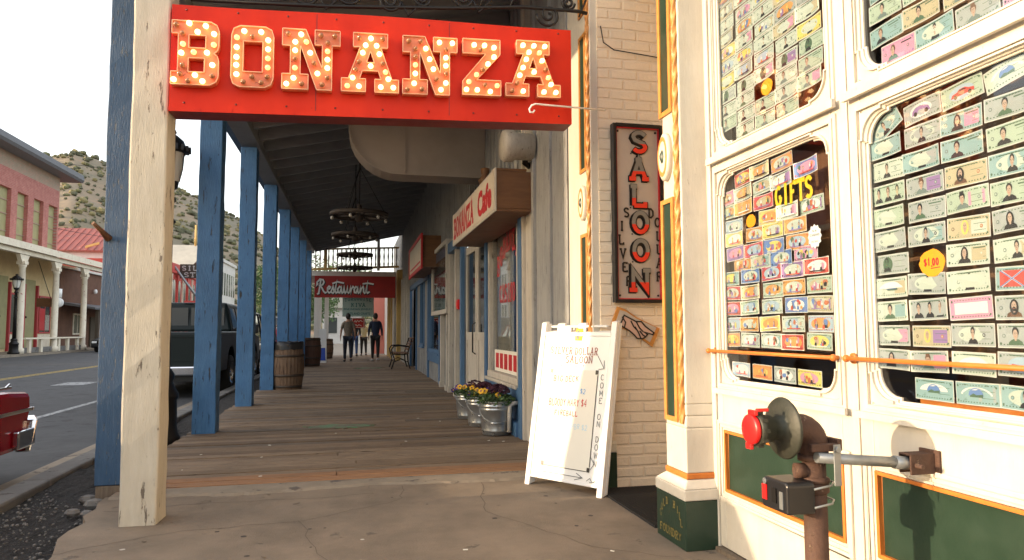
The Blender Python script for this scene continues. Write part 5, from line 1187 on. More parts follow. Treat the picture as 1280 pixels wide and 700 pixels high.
# wagon wheel chandeliers
def wheel(x,y,z,r_,lit,lab,n=10,thick=.05):
    g=empty('wagon_wheel_chandelier',(x,y,z),label=lab,cat='chandelier',group='wagon wheel lamps under the porch ceiling'); LOCAL.add(g.name)
    m=MB(); m.lathe([(r_-.045,-.03),(r_,-.03),(r_,.03),(r_-.045,.03),(r_-.045,-.03)],(0,0,0),32,0,caps=False); m.build('rim',M['wood_dark'],g)
    m=MB()
    for k in range(n): a=2*math.pi*k/n; m.tube([(0.05*math.cos(a),.05*math.sin(a),0),((r_-.03)*math.cos(a),(r_-.03)*math.sin(a),0)],.014,6)
    m.build('spokes',M['wood_dark'],g)
    m=MB(); m.lathe([(0,-.12),(.05,-.11),(.07,-.04),(.07,.06),(.04,.10),(.03,.16),(0,.16)],(0,0,0),14); m.build('hub',M['wood_dark'],g)
    m=MB(); top=ceil_z(x)+.1-z
    m.tube([(0,0,.15),(0,0,top)],.01,6)
    for k in range(3): a=2.1*k; m.tube([(r_*.9*math.cos(a),r_*.9*math.sin(a),.02),(0,0,min(top,.75))],.006,5)
    m.build('chain',M['iron'],g)
    for k in range(6):
        a=2*math.pi*k/6+.2; m=MB(); c=(r_*.93*math.cos(a),r_*.93*math.sin(a),-.07); m.ball(c,.026,0,8,6,(1,1,1.2)); m.build('lamp_bulb',M['frosted_on'] if lit else M['frosted'],g)
    return g
M['wood_dark']=mat('dark_wheel_wood',(.03,.022,.018),(.045,.03,.02),8,rough=.7,bmp=.1); M['frosted']=flat('frosted_bulb',(.3,.3,.28),.3); M['frosted_on']=flat('clear_bulb',(.42,.4,.36),.2)
wheel(.06,10.9,2.90,.45,True,'nearest and highest looking wagon wheel lamp under the porch')
wheel(.0,13.6,2.94,.45,True,'second wagon wheel lamp along the porch, just behind the nearest')
wheel(.0,17.6,2.99,.45,False,'third wagon wheel lamp along the porch, in front of the balcony rail')
wheel(.0,20.6,2.93,.52,False,'farthest wagon wheel lamp, hanging just above the Restaurant sign')
# barrels
def barrel(x,y,r_,h,mt,lab,liner=False,z=.02):
    b=empty('oak_barrel',(x,y,z),label=lab,cat='barrel',group='old barrels along the boardwalk'); LOCAL.add(b.name)
    m=MB(); n=28; prof=[(r_*.84,0),(r_*.93,h*.22),(r_,h*.5),(r_*.94,h*.78),(r_*.85,h*.985),(r_*.78,h*.985),(r_*.78,h*.95),(0,h*.95)]
    vs=[]
    for rad,z_ in prof:
        for k in range(n*2): a=2*math.pi*k/(n*2); q_=rad-(.006 if k%2 else 0); vs.append((q_*math.cos(a),q_*math.sin(a),z_))
    N=n*2; m.raw(vs,[(i*N+k,i*N+(k+1)%N,(i+1)*N+(k+1)%N,(i+1)*N+k) for i in range(len(prof)-1) for k in range(N)],0); m.build('staves',mt,b,clean=False)
    for z0,rr_ in ((.04,.865),(.27,.955),(.68,.965),(.90,.90)):
        m=MB(); rad=r_*rr_+.006; m.lathe([(rad-.006,h*z0),(rad,h*z0),(rad+.001,h*z0+.045),(rad-.005,h*z0+.045)],(0,0,0),40,caps=False); m.build('hoop',M['hoop'],b)
    if liner:
        m=MB(); vs=[];q=random.Random(1);N=40
        for rad,z_ in [(r_*.74,h*.93),(r_*.88,h*1.0),(r_*.93,h*.99),(r_*.94,h*.90),(r_*.95,h*.84)]:
            for k in range(N): a=2*math.pi*k/N; w_=q.uniform(-.008,.008); vs.append(((rad+w_)*math.cos(a),(rad+w_)*math.sin(a),z_+q.uniform(-.012,.012)))
        m.raw(vs,[(i*N+k,i*N+(k+1)%N,(i+1)*N+(k+1)%N,(i+1)*N+k) for i in range(4) for k in range(N)],0,True); m.lathe([(0,0),(r_*.74,0)],(0,0,h*.93),20); m.build('bin_liner',M['black'],b)
barrel(-1.20,13.55,.30,.88,M['barrel'],'nearest oak barrel with a black bin liner, beside a blue post',True)
barrel(-1.27,22.0,.30,.88,M['barrel_dark'],'second dark brown barrel, behind the lined oak barrel')
barrel(-1.05,27.9,.28,.80,M['barrel'],'farthest small barrel, beyond the white and blue sandwich board',False,0)
# sandwich board
m=MB(); m.raw([(-1.2,24.2,0),(-.9,24.2,0),(-.92,24.42,1.16),(-1.18,24.42,1.16),(-1.2,24.25,0),(-.9,24.25,0),(-.92,24.45,1.16),(-1.18,24.45,1.16)],[(0,1,2,3),(7,6,5,4),(0,4,5,1),(3,2,6,7),(0,3,7,4),(1,5,6,2)],0)
m.raw([(-1.17,24.2,.1),(-.93,24.2,.1),(-.95,24.29,.52),(-1.15,24.29,.52)],[(0,1,2,3)],1); m.raw([(-1.2,24.7,0),(-.9,24.7,0),(-.92,24.48,1.16),(-1.18,24.48,1.16)],[(0,1,2,3)],0)

thing1(m,'sandwich_board',[M['board_white'],flat('royal_blue_print',(.02,.07,.42),.5)],(-1.05,24.3,0),'white folding sandwich board with a blue lower panel between two barrels','sign')
# benches
def bench(x,y,rz,lab):
    b=empty('iron_bench',(x,y,.02),rz,label=lab,cat='bench',group='iron benches along the shop wall'); LOCAL.add(b.name)
    for sx in (-.6,.6):
        m=MB(); m.tube([(sx,-.30,0),(sx,-.26,.12),(sx,-.22,.25),(sx,-.27,.42)],.018,6); m.tube([(sx,.22,0),(sx,.16,.2),(sx,.14,.42),(sx,.22,.7),(sx,.27,.86)],.018,6); m.tube([(sx,-.27,.42),(sx,0,.40),(sx,.14,.42)],.018,6); m.tube([(sx,-.27,.42),(sx,-.30,.55),(sx,-.24,.64),(sx,-.05,.65),(sx,.19,.62)],.018,6); m.tube([(sx,-.22,.2),(sx,-.05,.28),(sx,.15,.2)],.012,6); m.build('iron_end',M['iron'],b)
    m=MB()
    for k in range(6): yy=-.25+k*.075; m.box(-.66,.66,yy,yy+.055,.43,.45)
    m.build('seat',M['wood_brown'],b)
    m=MB()
    for k in range(5): z=.52+k*.075; yy=.155+.07*k*.5; m.box(-.66,.66,yy,yy+.02,z,z+.055)
    m.build('backrest',M['wood_brown'],b)
bench(1.33,20.2,R(-90),'black iron bench with brown wooden slats against the far blue and grey wall')
# ------------------------------------------------------------ far end: balcony building, signs
fb=empty('balcony_building',(0,30,0),label='far building with a white balustraded balcony across the end of the walk',cat='building')
m=MB(); m.box(-1.75,1.9,25.75,29.8,3.08,3.26); m.build('balcony_floor',M['bldg_white'],fb)
m=MB(); m.prism([(-1.75,3.262),(1.6,3.42),(1.6,3.50),(-1.75,3.34)],1,25.70,25.78); m.prism([(-1.75,4.0),(1.6,4.14),(1.6,4.20),(-1.75,4.06)],1,25.70,25.78); m.build('rail',M['yellowpaint'],fb)
for k in range(20):
    x=-1.38+k*.152; zb=3.345+.047*(x+1.7); m=MB(); m.lathe([(.022,0),(.034,.08),(.018,.16),(.034,.35),(.018,.52),(.028,.60),(.022,.67)],(x,25.74,zb),8); m.build('baluster',M['bldg_white'],fb)
for x in (-1.03,.85): m=MB(); m.box(x-.05,x+.05,25.69,25.79,3.30,4.7); m.build('rail_post',M['yellowpaint'] if x<0 else M['bldg_white'],fb)
for x,y in ((-1.35,26.2),(-1.1,29.2),(-1.38,29.2)): m=MB(); m.box(x-.08,x+.08,y-.08,y+.08,0,3.08); m.build('porch_column',M['bldg_white'],fb)
m=MB(); m.box(1.42,1.75,25.8,34,0,3.07); m.build('wall',M['bldg_white'],fb)
for y in (26.6,28.0,29.4): m=MB(); m.box(1.36,1.418,y,y+.12,0,3.05); m.build('pilaster',M['yellowpaint'],fb)
rs=empty('restaurant_sign',(0,24.9,2.3),label='wide red Restaurant banner sign hanging across the far end of the walk',cat='sign')
m=MB(); m.box(-1.36,1.42,24.86,24.92,2.26,3.02); m.build('sign_board',M['banner_red'],rs)
m=MB()
def script(m,dx,dz,y,mi,w_):
    pl=[]; x=0
    def S(pts,x,s=1): pl.append([(x+p[0]*s,p[1]*s) for p in pts])
    # hand lettered script, unit height 1, baseline 0
    S([(.10,.72),(.0,.62),(.02,.82),(.22,1.05),(.45,1.0),(.52,.82),(.42,.62),(.22,.55),(.35,.42),(.5,.12),(.62,.0),(.74,.06)],0)
    S([(.28,.98),(.22,.5),(.14,-.05),(.02,-.1)],0)
    e=[(.0,.25),(.2,.32),(.26,.46),(.16,.52),(.05,.38),(.06,.12),(.18,.0),(.32,.1)]; S(e,.74)
    S([(.0,.1),(.14,.52),(.16,.3),(.24,.1),(.14,-.02),(.0,.06)],1.06)
    S([(.0,.1),(.18,.92),(.06,.15),(.14,.0),(.28,.1)],1.30); S([(-.28,.72),(.1,.86),(.6,.76)],1.42)
    a=[(.28,.42),(.14,.5),(.0,.3),(.04,.04),(.16,.02),(.28,.44),(.28,.12),(.34,.0),(.44,.08)]; S(a,1.55)
    S([(.0,.1),(.05,.48),(.06,.12),(.14,.0),(.28,.2),(.30,.48),(.30,.1),(.38,.0),(.46,.08)],1.98)
    S([(.0,.1),(.06,.5),(.07,.0),(.1,.3),(.24,.5),(.32,.42)],2.46)
    S(a,2.78)
    S([(.0,.1),(.05,.5),(.05,.0),(.1,.35),(.24,.5),(.28,.36),(.28,.1),(.36,.0),(.44,.08)],3.22)
    S([(.0,.1),(.14,.9),(.06,.15),(.14,.0),(.3,.12)],3.66); S([(-.3,.72),(.1,.78),(.55,.70)],3.72)
    k=.455
    strokes(m,[[(p[0]*k,p[1]*k) for p in q_] for q_ in pl],(-1.28+dx,y,2.42+dz),(1,0,0),(0,0,1),(0,-1,0),w_,mi)
script(m,.02,-.02,24.857,0,.09); script(m,0,0,24.851,1,.055)
m.build('script_lettering',[M['black'],M['white']],rs)
kv=empty('hanging_shop_sign',(.14,27,1.6),label='pale teal TURQUOISE KIVA sign hanging above the walkers at the far end',cat='sign')
m=MB(); m.box(-.44,.73,26.97,27.03,1.63,2.38); m.build('sign_board',M['teal_sign'],kv,bevel=.01)
m=MB(); y=26.966; r=(1,0,0);u=(0,0,1);n=(0,-1,0)
for i,ch in enumerate('TURQUOISE'): a=(i-4)/4; slab(m,ch,(-.36+i*.113,y,2.20+.05*(1-a*a)),r,u,n,.09,.13,.02,0)
slab(m,'KIVA',(-.12,y,2.0),r,u,n,.12,.15,.025,0,.15)
text(m,'FINE INDIAN JEWELRY',(-.38,y,1.86),r,u,1.05,.09,0,.02); text(m,'ARTS AND CRAFTS',(-.30,y,1.70),r,u,.9,.09,0,.02)
m.build('lettering',M['teal_ink'],kv)
m=MB(); 
for x in (-.3,.6): m.tube([(x,27,2.38),(x,27,3.08)],.008,5)
m.build('chain',M['iron'],kv)
m=MB(); m.box(-.1,.42,28.48,28.52,1.20,1.62,0); 
for b in [(-.08,.40,1.22,1.235),(-.08,.40,1.585,1.60),(-.08,-.065,1.235,1.585),(.385,.40,1.235,1.585)]: m.box(b[0],b[1],28.475,28.479,b[2],b[3],1)
strokes(m,[[(0,0),(.05,.06),(.09,0),(.14,.07),(.2,.01),(.26,.07),(.34,.02)],[(.02,-.16),(.08,-.10),(.14,-.16),(.2,-.1),(.3,-.15)]],(-.01,28.474,1.44),(1,0,0),(0,0,1),(0,-1,0),.02,1); m.tube([(.0,28.5,1.62),(.0,28.5,3.08)],.006,5,1); m.tube([(.3,28.5,1.62),(.3,28.5,3.08)],.006,5,1)
thing1(m,'small_red_sign',[M['banner_red'],M['paper']],(.16,28.5,1.2),'small red framed sign hanging below and behind the teal one','sign')
# things beyond the far end
m=MB(); m.box(.9,6,33.5,33.9,0,2.95); thing1(m,'red_wall',M['salmon_wall'],(1.2,33.7,0),'salmon red wall glimpsed beyond the far end of the walk, right of the walkers','wall')
fw=empty('far_white_house',(-1,60,0),label='small white gabled house glimpsed far beyond the end of the walk',cat='building')
m=MB(); m.box(-2.6,.6,60,66,0,3.1); m.build('wall',M['bldg_white'],fw); m=MB(); m.prism([(-3.0,3.0),(1.0,3.0),(-1.0,4.6)],1,59.6,66.4); m.build('roof',M['roof_pale'],fw); m=MB(); m.box(-2.2,-1.4,59.95,59.99,.9,2.2); m.box(-.4,.3,59.95,59.99,.9,2.2); m.build('window',M['shadow_window'],fw)
def tree(x,y,h,r_,seed,lab,zb=-.15,trunk=.15):
    t=empty('leafy_tree',(x,y,zb),label=lab,cat='tree',group='trees beyond the shops'); LOCAL.add(t.name); q=random.Random(seed)
    m=MB(); m.tube([(0,0,0),(q.uniform(-.1,.1),0,h*.35),(q.uniform(-.2,.2),.1,h*.7)],[trunk,trunk*.7,trunk*.3],8)
    for k in range(6): a=q.uniform(0,6.28); z=h*q.uniform(.3,.55); m.tube([(0,0,z),(r_*.6*math.cos(a),r_*.6*math.sin(a),z+h*.22)],[trunk*.4,trunk*.12],5)
    m.build('trunk',M['bark'],t)
    m=MB(); cl=[(q.uniform(-1,1)*r_*.7,q.uniform(-1,1)*r_*.7,h*q.uniform(.42,.95),q.uniform(.3,.5)*r_) for k in range(16)]
    for k in range(3200):
        cx,cy,cz,cr=q.choice(cl); v=Vector((q.gauss(0,1),q.gauss(0,1),q.gauss(0,1))).normalized()*cr*q.uniform(.5,1.05); c=Vector((cx,cy,cz))+v; d1=Vector((q.uniform(-1,1),q.uniform(-1,1),q.uniform(-1,1))).normalized(); d2=d1.orthogonal().normalized(); L=q.uniform(.05,.11)*h/5
        m.face([c-d1*L,c+d2*L*.6,c+d1*L,c-d2*L*.6],q.choice([0,1]))
    m.build('crown',[M['bush2'],M['leaf']],t,clean=False)
tree(-3.2,52,6,2.2,1,'green tree showing between the far white posts at the end of the walk'); tree(-13.5,110,11,4,2,'green street tree beyond the white building, seen between the blue posts'); tree(-.5,75,8,3,3,'dark green tree farthest away behind the small white house')
# ------------------------------------------------------------ people
def skin_chain(J,E,root,sub=1):
    """J: {name:(co,radius)}  -> verts, faces of the skinned surface"""
    me=bpy.data.meshes.new('t'); K=list(J); idx={k:i for i,k in enumerate(K)}
    me.from_pydata([J[k][0] for k in K],[(idx[a],idx[b]) for a,b in E],[]); o=bpy.data.objects.new('t',me); col.objects.link(o)
    o.modifiers.new('s','SKIN'); sk=me.skin_vertices[0].data
    for k in K: r_=J[k][1]; sk[idx[k]].radius=(r_,r_) if not isinstance(r_,tuple) else r_; sk[idx[k]].use_root=(k==root)
    sb_=o.modifiers.new('u','SUBSURF'); sb_.levels=sub; sb_.render_levels=sub
    dg=bpy.context.evaluated_depsgraph_get(); dg.update(); me2=bpy.data.meshes.new_from_object(o.evaluated_get(dg))
    out=([v.co.copy() for v in me2.vertices],[tuple(p.vertices) for p in me2.polygons]); bpy.data.objects.remove(o); return out
def person(x,y,rz,h,lab,shirt,pants,shoe,st=.16,arm=(.0,.0),sleeve=True,armout=.05,z=.02,hairmat='hair',cap=None):
    g=empty('person',(x,y,z),rz,label=lab,cat='person',group='people walking away on the boardwalk'); LOCAL.add(g.name); s=h/1.76
    J={'pel':((0,0,.95),(.125,.10)),'waist':((0,0,1.10),(.12,.09)),'chest':((0,.0,1.32),(.15,.10)),'neckb':((0,0,1.46),.07),'neck':((0,0,1.53),.05),'head':((0,.01,1.62),(.075,.085)),'crown':((0,.0,1.72),(.06,.07))}
    E=[('pel','waist'),('waist','chest'),('chest','neckb'),('neckb','neck'),('neck','head'),('head','crown')]
    LG={}
    for sd,nm,sw in ((-1,'l',st),(1,'r',-st)):
        J['sh'+nm]=((sd*.17,0,1.42),.055); el_=(sd*(.21+armout),-arm[0]*.1*sd,1.15); wr_=(sd*(.22+armout*1.2),el_[1]+.10+arm[1],.93)
        J['el'+nm]=(el_,.040); J['wr'+nm]=(wr_,.027); E+=[('neckb','sh'+nm),('sh'+nm,'el'+nm),('el'+nm,'wr'+nm)]
        pc=Vector(wr_)+Vector((0,.02,-.07)); J['pa'+nm]=(tuple(pc),(.030,.018)); E.append(('wr'+nm,'pa'+nm))
        for i,(fx,L) in enumerate([(-.022,.062),(-.008,.072),(.008,.068),(.022,.052)]):
            a=pc+Vector((fx*.3,fx*1.0,-.030)); b=a+Vector((0,fx*.2,-L*.5)); c=b+Vector((-sd*.012,.008,-L*.45))
            J['f%s%d'%(nm,i)]=(tuple(a),.0085); J['g%s%d'%(nm,i)]=(tuple(b),.008); J['h%s%d'%(nm,i)]=(tuple(c),.0065); E+=[('pa'+nm,'f%s%d'%(nm,i)),('f%s%d'%(nm,i),'g%s%d'%(nm,i)),('g%s%d'%(nm,i),'h%s%d'%(nm,i))]
        J['t1'+nm]=(tuple(pc+Vector((-sd*.01,.035,.0))),.010); J['t2'+nm]=(tuple(pc+Vector((-sd*.018,.052,-.03))),.008); E+=[('pa'+nm,'t1'+nm),('t1'+nm,'t2'+nm)]
        kn=(sd*.10,sw*.5+.02,.50); an=(sd*.10,sw-.02 if sw>0 else sw-.04,.09 if sw>0 else .13); toe=(sd*.12,an[1]+.16,.035 if sw>0 else .04)
        J['hip'+nm]=((sd*.09,0,.88),.085); J['kn'+nm]=(kn,.058); J['an'+nm]=(an,.040); J['toe'+nm]=(toe,.035)
        E+=[('pel','hip'+nm),('hip'+nm,'kn'+nm),('kn'+nm,'an'+nm),('an'+nm,'toe'+nm)]
    vs,fs=skin_chain(J,E,'pel'); b=MB(); b.raw([v*s for v in vs],fs,0,True)
    hd=Vector((0,.015,1.645))
    b.ball(hd*s,.1*s,0,14,10,(.78,.98,1.18)); b.ball((hd+Vector((0,.10,-.01)))*s,.018*s,0,8,6,(.7,1,1.3))
    for sd in (-1,1): b.ball((hd+Vector((sd*.078,-.005,-.005)))*s,.026*s,0,8,6,(.4,.8,1.2)); b.ball((hd+Vector((sd*.03,.086,.02)))*s,.013*s,0,8,6)
    b.build('body',M['skin'],g,clean=False)
    hm_=MB(); hm_.ball((hd+Vector((0,-.018,.022)))*s,.108*s,0,16,10,(.82,.95,1.12)); hm_.v=[v if not (v[1]>(.06)*s and v[2]<1.70*s) else (v[0],.045*s,v[2]) for v in hm_.v]; hm_.build('hair',M[hairmat],g,clean=False)
    # clothes follow the same joints
    def grow(names,edges,root,f,extra={}):
        JJ={k:(J[k][0],tuple(a*f for a in J[k][1]) if isinstance(J[k][1],tuple) else J[k][1]*f) for k in names}; JJ.update(extra); return skin_chain(JJ,edges,root)
    nm=['pel','waist','chest','neckb','shl','shr']; ed=[('pel','waist'),('waist','chest'),('chest','neckb'),('neckb','shl'),('neckb','shr')]
    ex={'hem':((0,0,.87),(.135,.115))}; nm.append('__'); nm.pop(); ed.append(('pel','hem'))
    for c in 'lr':
        if sleeve: nm+=['el'+c,'wr'+c]; ed+=[('sh'+c,'el'+c),('el'+c,'wr'+c)]
        else:
            a=Vector(J['sh'+c][0]);e_=Vector(J['el'+c][0]); ex['ml'+c]=(tuple(a.lerp(e_,.85)),.058); ed+=[('sh'+c,'ml'+c)]
    vs,fs=grow(nm,ed,'chest',1.2,ex); m=MB(); m.raw([v*s for v in vs],fs,0,True); m.build('shirt',M[shirt],g,clean=False)
    nm=['pel']+[a+c for c in 'lr' for a in('hip','kn','an')]; ed=[e for c in 'lr' for e in(('pel','hip'+c),('hip'+c,'kn'+c),('kn'+c,'an'+c))]
    vs,fs=grow(nm,ed,'pel',1.26); m=MB(); m.raw([v*s for v in vs],fs,0,True); m.build('trousers',M[pants],g,clean=False)
    for c in 'lr':
        a=Vector(J['an'+c][0]);t=Vector(J['toe'+c][0]); mid=(a+t)/2; m=MB(); m.ball(Vector((mid.x,mid.y,.045+max(0,a.z-.09)))*s,.15*s,0,12,8,(.36,1.0,.34)); m.build('shoe',M[shoe],g,clean=False)
person(-.20,24.6,R(4),1.66,'walker on the left in a patterned tan shirt and dark jeans, seen from behind','tan_shirt','denim','shoe',.13,(.5,0),False,.03)
person(.74,24.9,R(-3),1.68,'walker on the right in a navy shirt and black trousers, seen from behind','navy','trouser','shoe_w',.17,(-.6,.05),True,.02)
person(.02,29.6,R(0),1.62,'far walker in a dark jacket and blue jeans, just right of the tan shirted walker','jacket','denim2','shoe',.10,(0,0),True,.03,0)
person(.42,30.8,R(6),1.52,'far walker in a pale yellow top and black trousers, between the two nearer walkers','pale_shirt','trouser','shoe',.08,(0,.08),False,.05,0)
# ------------------------------------------------------------ street lamps
def lamp(x,y,z0,h,lab,s=1):
    l=empty('street_lamp',(x,y,z0),label=lab,cat='street lamp',group='black street lamps'); LOCAL.add(l.name)
    m=MB(); m.lathe([(.17*s,0),(.17*s,.10),(.15*s,.13),(.135*s,.2),(.13*s,.48),(.145*s,.50),(.145*s,.54),(.11*s,.60),(.085*s,.66),(.10*s,.70),(.10*s,.74),(.065*s,.80)],(0,0,0),20); m.build('base',M['iron'],l)
    m=MB(); m.lathe([(.058*s,.8),(.045*s,h*.55),(.04*s,h*.76),(.06*s,h*.765),(.06*s,h*.775),(.035*s,h*.785),(.04*s,h*.80)],(0,0,0),16)
    m.lathe([(.035*s,h*.69),(.07*s,h*.70),(.035*s,h*.715)],(0,0,0),12); m.build('pole',M['iron'],l)
    zb=h*.80; ht=h*.20
    m=MB(); m.lathe([(.04*s,zb),(.075*s,zb+.05*ht),(.085*s,zb+.14*ht)],(0,0,0),16); m.build('collar',M['iron'],l)
    m=MB(); m.lathe([(.085*s,zb+.14*ht),(.115*s,zb+.35*ht),(.125*s,zb+.60*ht)],(0,0,0),16,caps=False); m.build('glass_globe',M['frostglass'],l)
    for k in range(6): a=k*math.pi/3; m=MB(); m.tube([(.087*s*math.cos(a),.087*s*math.sin(a),zb+.14*ht),(.117*s*math.cos(a),.117*s*math.sin(a),zb+.35*ht),(.128*s*math.cos(a),.128*s*math.sin(a),zb+.6*ht)],.006*s,5); m.build('cage_rib',M['iron'],l)
    m=MB(); m.lathe([(.13*s,zb+.60*ht),(.175*s,zb+.62*ht),(.17*s,zb+.66*ht),(.14*s,zb+.72*ht),(.12*s,zb+.80*ht),(.06*s,zb+.88*ht),(.035*s,zb+.90*ht),(.05*s,zb+.93*ht),(.04*s,zb+.97*ht),(.0,zb+1.02*ht)],(0,0,0),20)
    for k in range(18): a=2*math.pi*k/18; m.obox((.18*s*math.cos(a),.18*s*math.sin(a),zb+.66*ht),(.012*s,0,0),(0,.012*s,0),(0,0,.028*s))
    m.build('cap',M['iron'],l)
M['frostglass']=flat('cloudy_lamp_glass',(.62,.62,.56),.2)
lamp(-1.90,7.75,-.08,3.32,'black street lamp mostly hidden behind the cream post, by the kerb',1.0)
lamp(-16.9,40.0,-.02,4.1,'distant black street lamp on the far pavement in front of the brick building',1.55)
# ------------------------------------------------------------ vehicles (local axes: x across, y forward, z up from the road)
def wheelset(g,W,ys,r_,wd=.22):
    for y in ys:
        for sx in (-1,1):
            m=MB(); cx=sx*(W/2-wd*.45); m.lathe([(r_*.62,-wd/2),(r_*.93,-wd/2),(r_,-wd*.35),(r_,wd*.35),(r_*.93,wd/2),(r_*.62,wd/2)],(cx,y,r_),28,0,(1,0,0),caps=False); t=m.build('wheel',M['tyre'],g)
            m=MB(); m.lathe([(0,.02),(r_*.15,.03),(r_*.2,.0),(r_*.55,-.02),(r_*.62,.03),(r_*.64,.04)],(cx+sx*(wd/2-.045),y,r_),24,0,(sx,0,0),caps=False); m.build('rim',M['chrome'],t)
def loft(m,secs,mi=0,smooth=False):
    """secs: list of rings of equal length"""
    n=len(secs[0]); vs=[p for s_ in secs for p in s_]
    m.raw(vs,[(i*n+k,i*n+(k+1)%n,(i+1)*n+(k+1)%n,(i+1)*n+k) for i in range(len(secs)-1) for k in range(n)],mi,smooth); m.raw(secs[0],[tuple(range(n))[::-1]],mi); m.raw(secs[-1],[tuple(range(n))],mi)
def arch_side(y0,y1,z0,z1,wh,r_,n=10):
    """side outline of a body with wheel arches cut from the sill"""
    P=[(y0,z0)]
    for yc in sorted(wh):
        P+= [(yc-r_,z0)]+[(yc-r_*math.cos(math.pi*i/n),z0+r_*math.sin(math.pi*i/n)) for i in range(1,n)]+[(yc+r_,z0)]
    P+=[(y1,z0)]; return P
def pickup(x,y,lab):
    g=empty('pickup_truck',(x,y,-.15),label=lab,cat='truck'); LOCAL.add(g.name); W=1.98; L=5.6; wh=(1.25,4.75)
    P=arch_side(0,L,.48,1,wh,.46)+[(L,.95),(L-.15,1.12),(L-1.25,1.20),(L-1.3,1.24),(0.02,1.24),(0,1.15)]
    m=MB(); m.prism(P,0,-W/2,W/2,0); m.build('body',M['cargreen'],g,bevel=.03)
    m=MB(); zb,zt=1.245,1.88; 
    def ring(y_,z,w_): return (y_,z,w_)
    A=[(-.86,1.95,zb),(.86,1.95,zb),(.86,4.25,zb),(-.86,4.25,zb)]; B=[(-.72,2.12,zt),(.72,2.12,zt),(.72,3.55,zt),(-.72,3.55,zt)]
    loft(m,[A,B]); m.build('cab',M['cargreen'],g,bevel=.05)
    m=MB()
    def q4(a,b,c,d,off):
        a,b,c,d=map(Vector,(a,b,c,d)); n=(b-a).cross(d-a).normalized()*off; m.face([p+n for p in(a,b,c,d)],0)
    # rear window, split by a slider bar
    m.box(-.70,-.03,1.985,2.035,1.34,1.76); m.box(.03,.70,1.985,2.035,1.34,1.76)
    for sx in (-1,1):
        for a,b in ((2.2,2.85),(2.95,3.75)):
            m.raw([(sx*.862,a,1.30),(sx*.862,b+(.2 if b>3.5 else 0),1.30),(sx*.765,b-.05,1.76),(sx*.765,a+.06,1.76),(sx*.80,a,1.30),(sx*.80,b,1.30),(sx*.70,b-.05,1.76),(sx*.70,a+.06,1.76)],[(0,1,2,3),(4,5,6,7),(0,1,5,4),(1,2,6,5),(2,3,7,6),(3,0,4,7)],0)
    m.raw([(-.78,4.23,1.30),(.78,4.23,1.30),(.68,3.68,1.80),(-.68,3.68,1.80)],[(0,1,2,3)],0)
    m.build('window',M['carglass'],g)
    m=MB(); m.box(-.80,.80,-.012,-.001,.68,1.19,0); m.box(-.80,.80,-.02,-.0125,1.13,1.17,0); t=m.build('tailgate',M['cargreen'],g,bevel=.01)
    m=MB(); m.box(-.10,.10,-.03,-.0215,1.00,1.06); m.build('handle',M['chrome'],t)
    for sx in (-1,1): m=MB(); m.box(sx*.815,sx*.975,-.02,.03,.78,1.16); m.build('tail_lamp',M['tail'],g,bevel=.01)
    m=MB(); m.box(-.98,.98,-.20,-.02,.42,.60); m.build('bumper',M['chrome'],g,bevel=.03)
    m=MB(); m.box(-.17,.17,-.206,-.202,.45,.56); m.build('number_plate',M['paper'],g)
    m=MB(); m.box(-.14,.14,2.06,2.12,1.875,1.915); m.build('high_brake_lamp',M['tail'],g)
    m=MB(); m.box(-.85,.85,.1,L-.1,.30,.475); m.build('underside',M['black'],g)
    for sx in (-1,1): m=MB(); m.box(sx*1.0,sx*1.16,3.9,3.98,1.2,1.42); m.build('mirror',M['black'],g,bevel=.02)
    wheelset(g,W,wh,.38,.25)
    return g
M['carglass']=flat('smoked_car_glass',(.04,.05,.055),.04)
pickup(-3.47,14.1,'dark green pickup truck with chrome rear bumper parked by the kerb, nearest on the street')
def sedan(x,y,rz,L,W,H,paint,lab,boxy=False,name='parked_car'):
    g=empty(name,(x,y,-.15),rz,label=lab,cat='car',group='cars parked along the street'); LOCAL.add(g.name); r_=.33; wh=(-L*.31,L*.30)
    P=arch_side(-L/2,L/2,.28,1,wh,.40)+[(L/2,.62),(L/2-.12,.74),(L*.26,.90),(-L*.36,.93),(-L/2+.04,.86),(-L/2,.6)]
    m=MB(); m.prism(P,0,-W/2,W/2,0); m.build('body',M[paint],g,bevel=.07)
    bk=-L*.47 if boxy else -L*.38
    m=MB(); A=[(-W*.45,bk,.90),(W*.45,bk,.90),(W*.45,L*.24,.89),(-W*.45,L*.24,.89)]; B=[(-W*.36,bk+.25,H),(W*.36,bk+.25,H),(W*.36,L*.06,H),(-W*.36,L*.06,H)]; loft(m,[A,B]); m.build('cabin',M['carglass'],g,bevel=.06)
    m=MB(); m.box(-W*.36,W*.36,bk+.28,L*.05,H-.01,H+.03); 
    for sx in (-1,1):
        for yb,yt in ((bk+.02,bk+.26),(-.15,-.12),(L*.235,L*.06)): m.bar((sx*W*.452,yb,.90),(sx*W*.362,yt,H),.05,.07)
    m.build('roof',M[paint],g,bevel=.03)
    for sx in (-1,1):
        m=MB(); m.box(sx*(W/2-.32),sx*(W/2-.06),L/2-.04,L/2+.01,.56,.68); m.build('headlight',M['white'],g,bevel=.01)
        m=MB(); m.box(sx*(W/2-.26),sx*(W/2-.04),-L/2-.01,-L/2+.05,.60,.80); m.build('tail_lamp',M['tail'],g,bevel=.01)
    m=MB(); m.box(-W/2+.05,W/2-.05,L/2-.02,L/2+.08,.34,.50); m.build('bumper',M['black'] if paint!='carwhite' else M['carwhite'],g,bevel=.03)
    m=MB(); m.box(-W/2+.05,W/2-.05,-L/2-.08,-L/2+.02,.34,.52); m.build('bumper',M['black'] if paint!='carwhite' else M['carwhite'],g,bevel=.03)
    wheelset(g,W,wh,r_)
sedan(-3.45,21.6,0,4.6,1.85,1.75,'carblack','black boxy car parked beyond the green pickup truck',True)
sedan(-3.5,28.0,0,4.6,1.85,1.45,'carred','dark red car farthest along the near kerb',False)
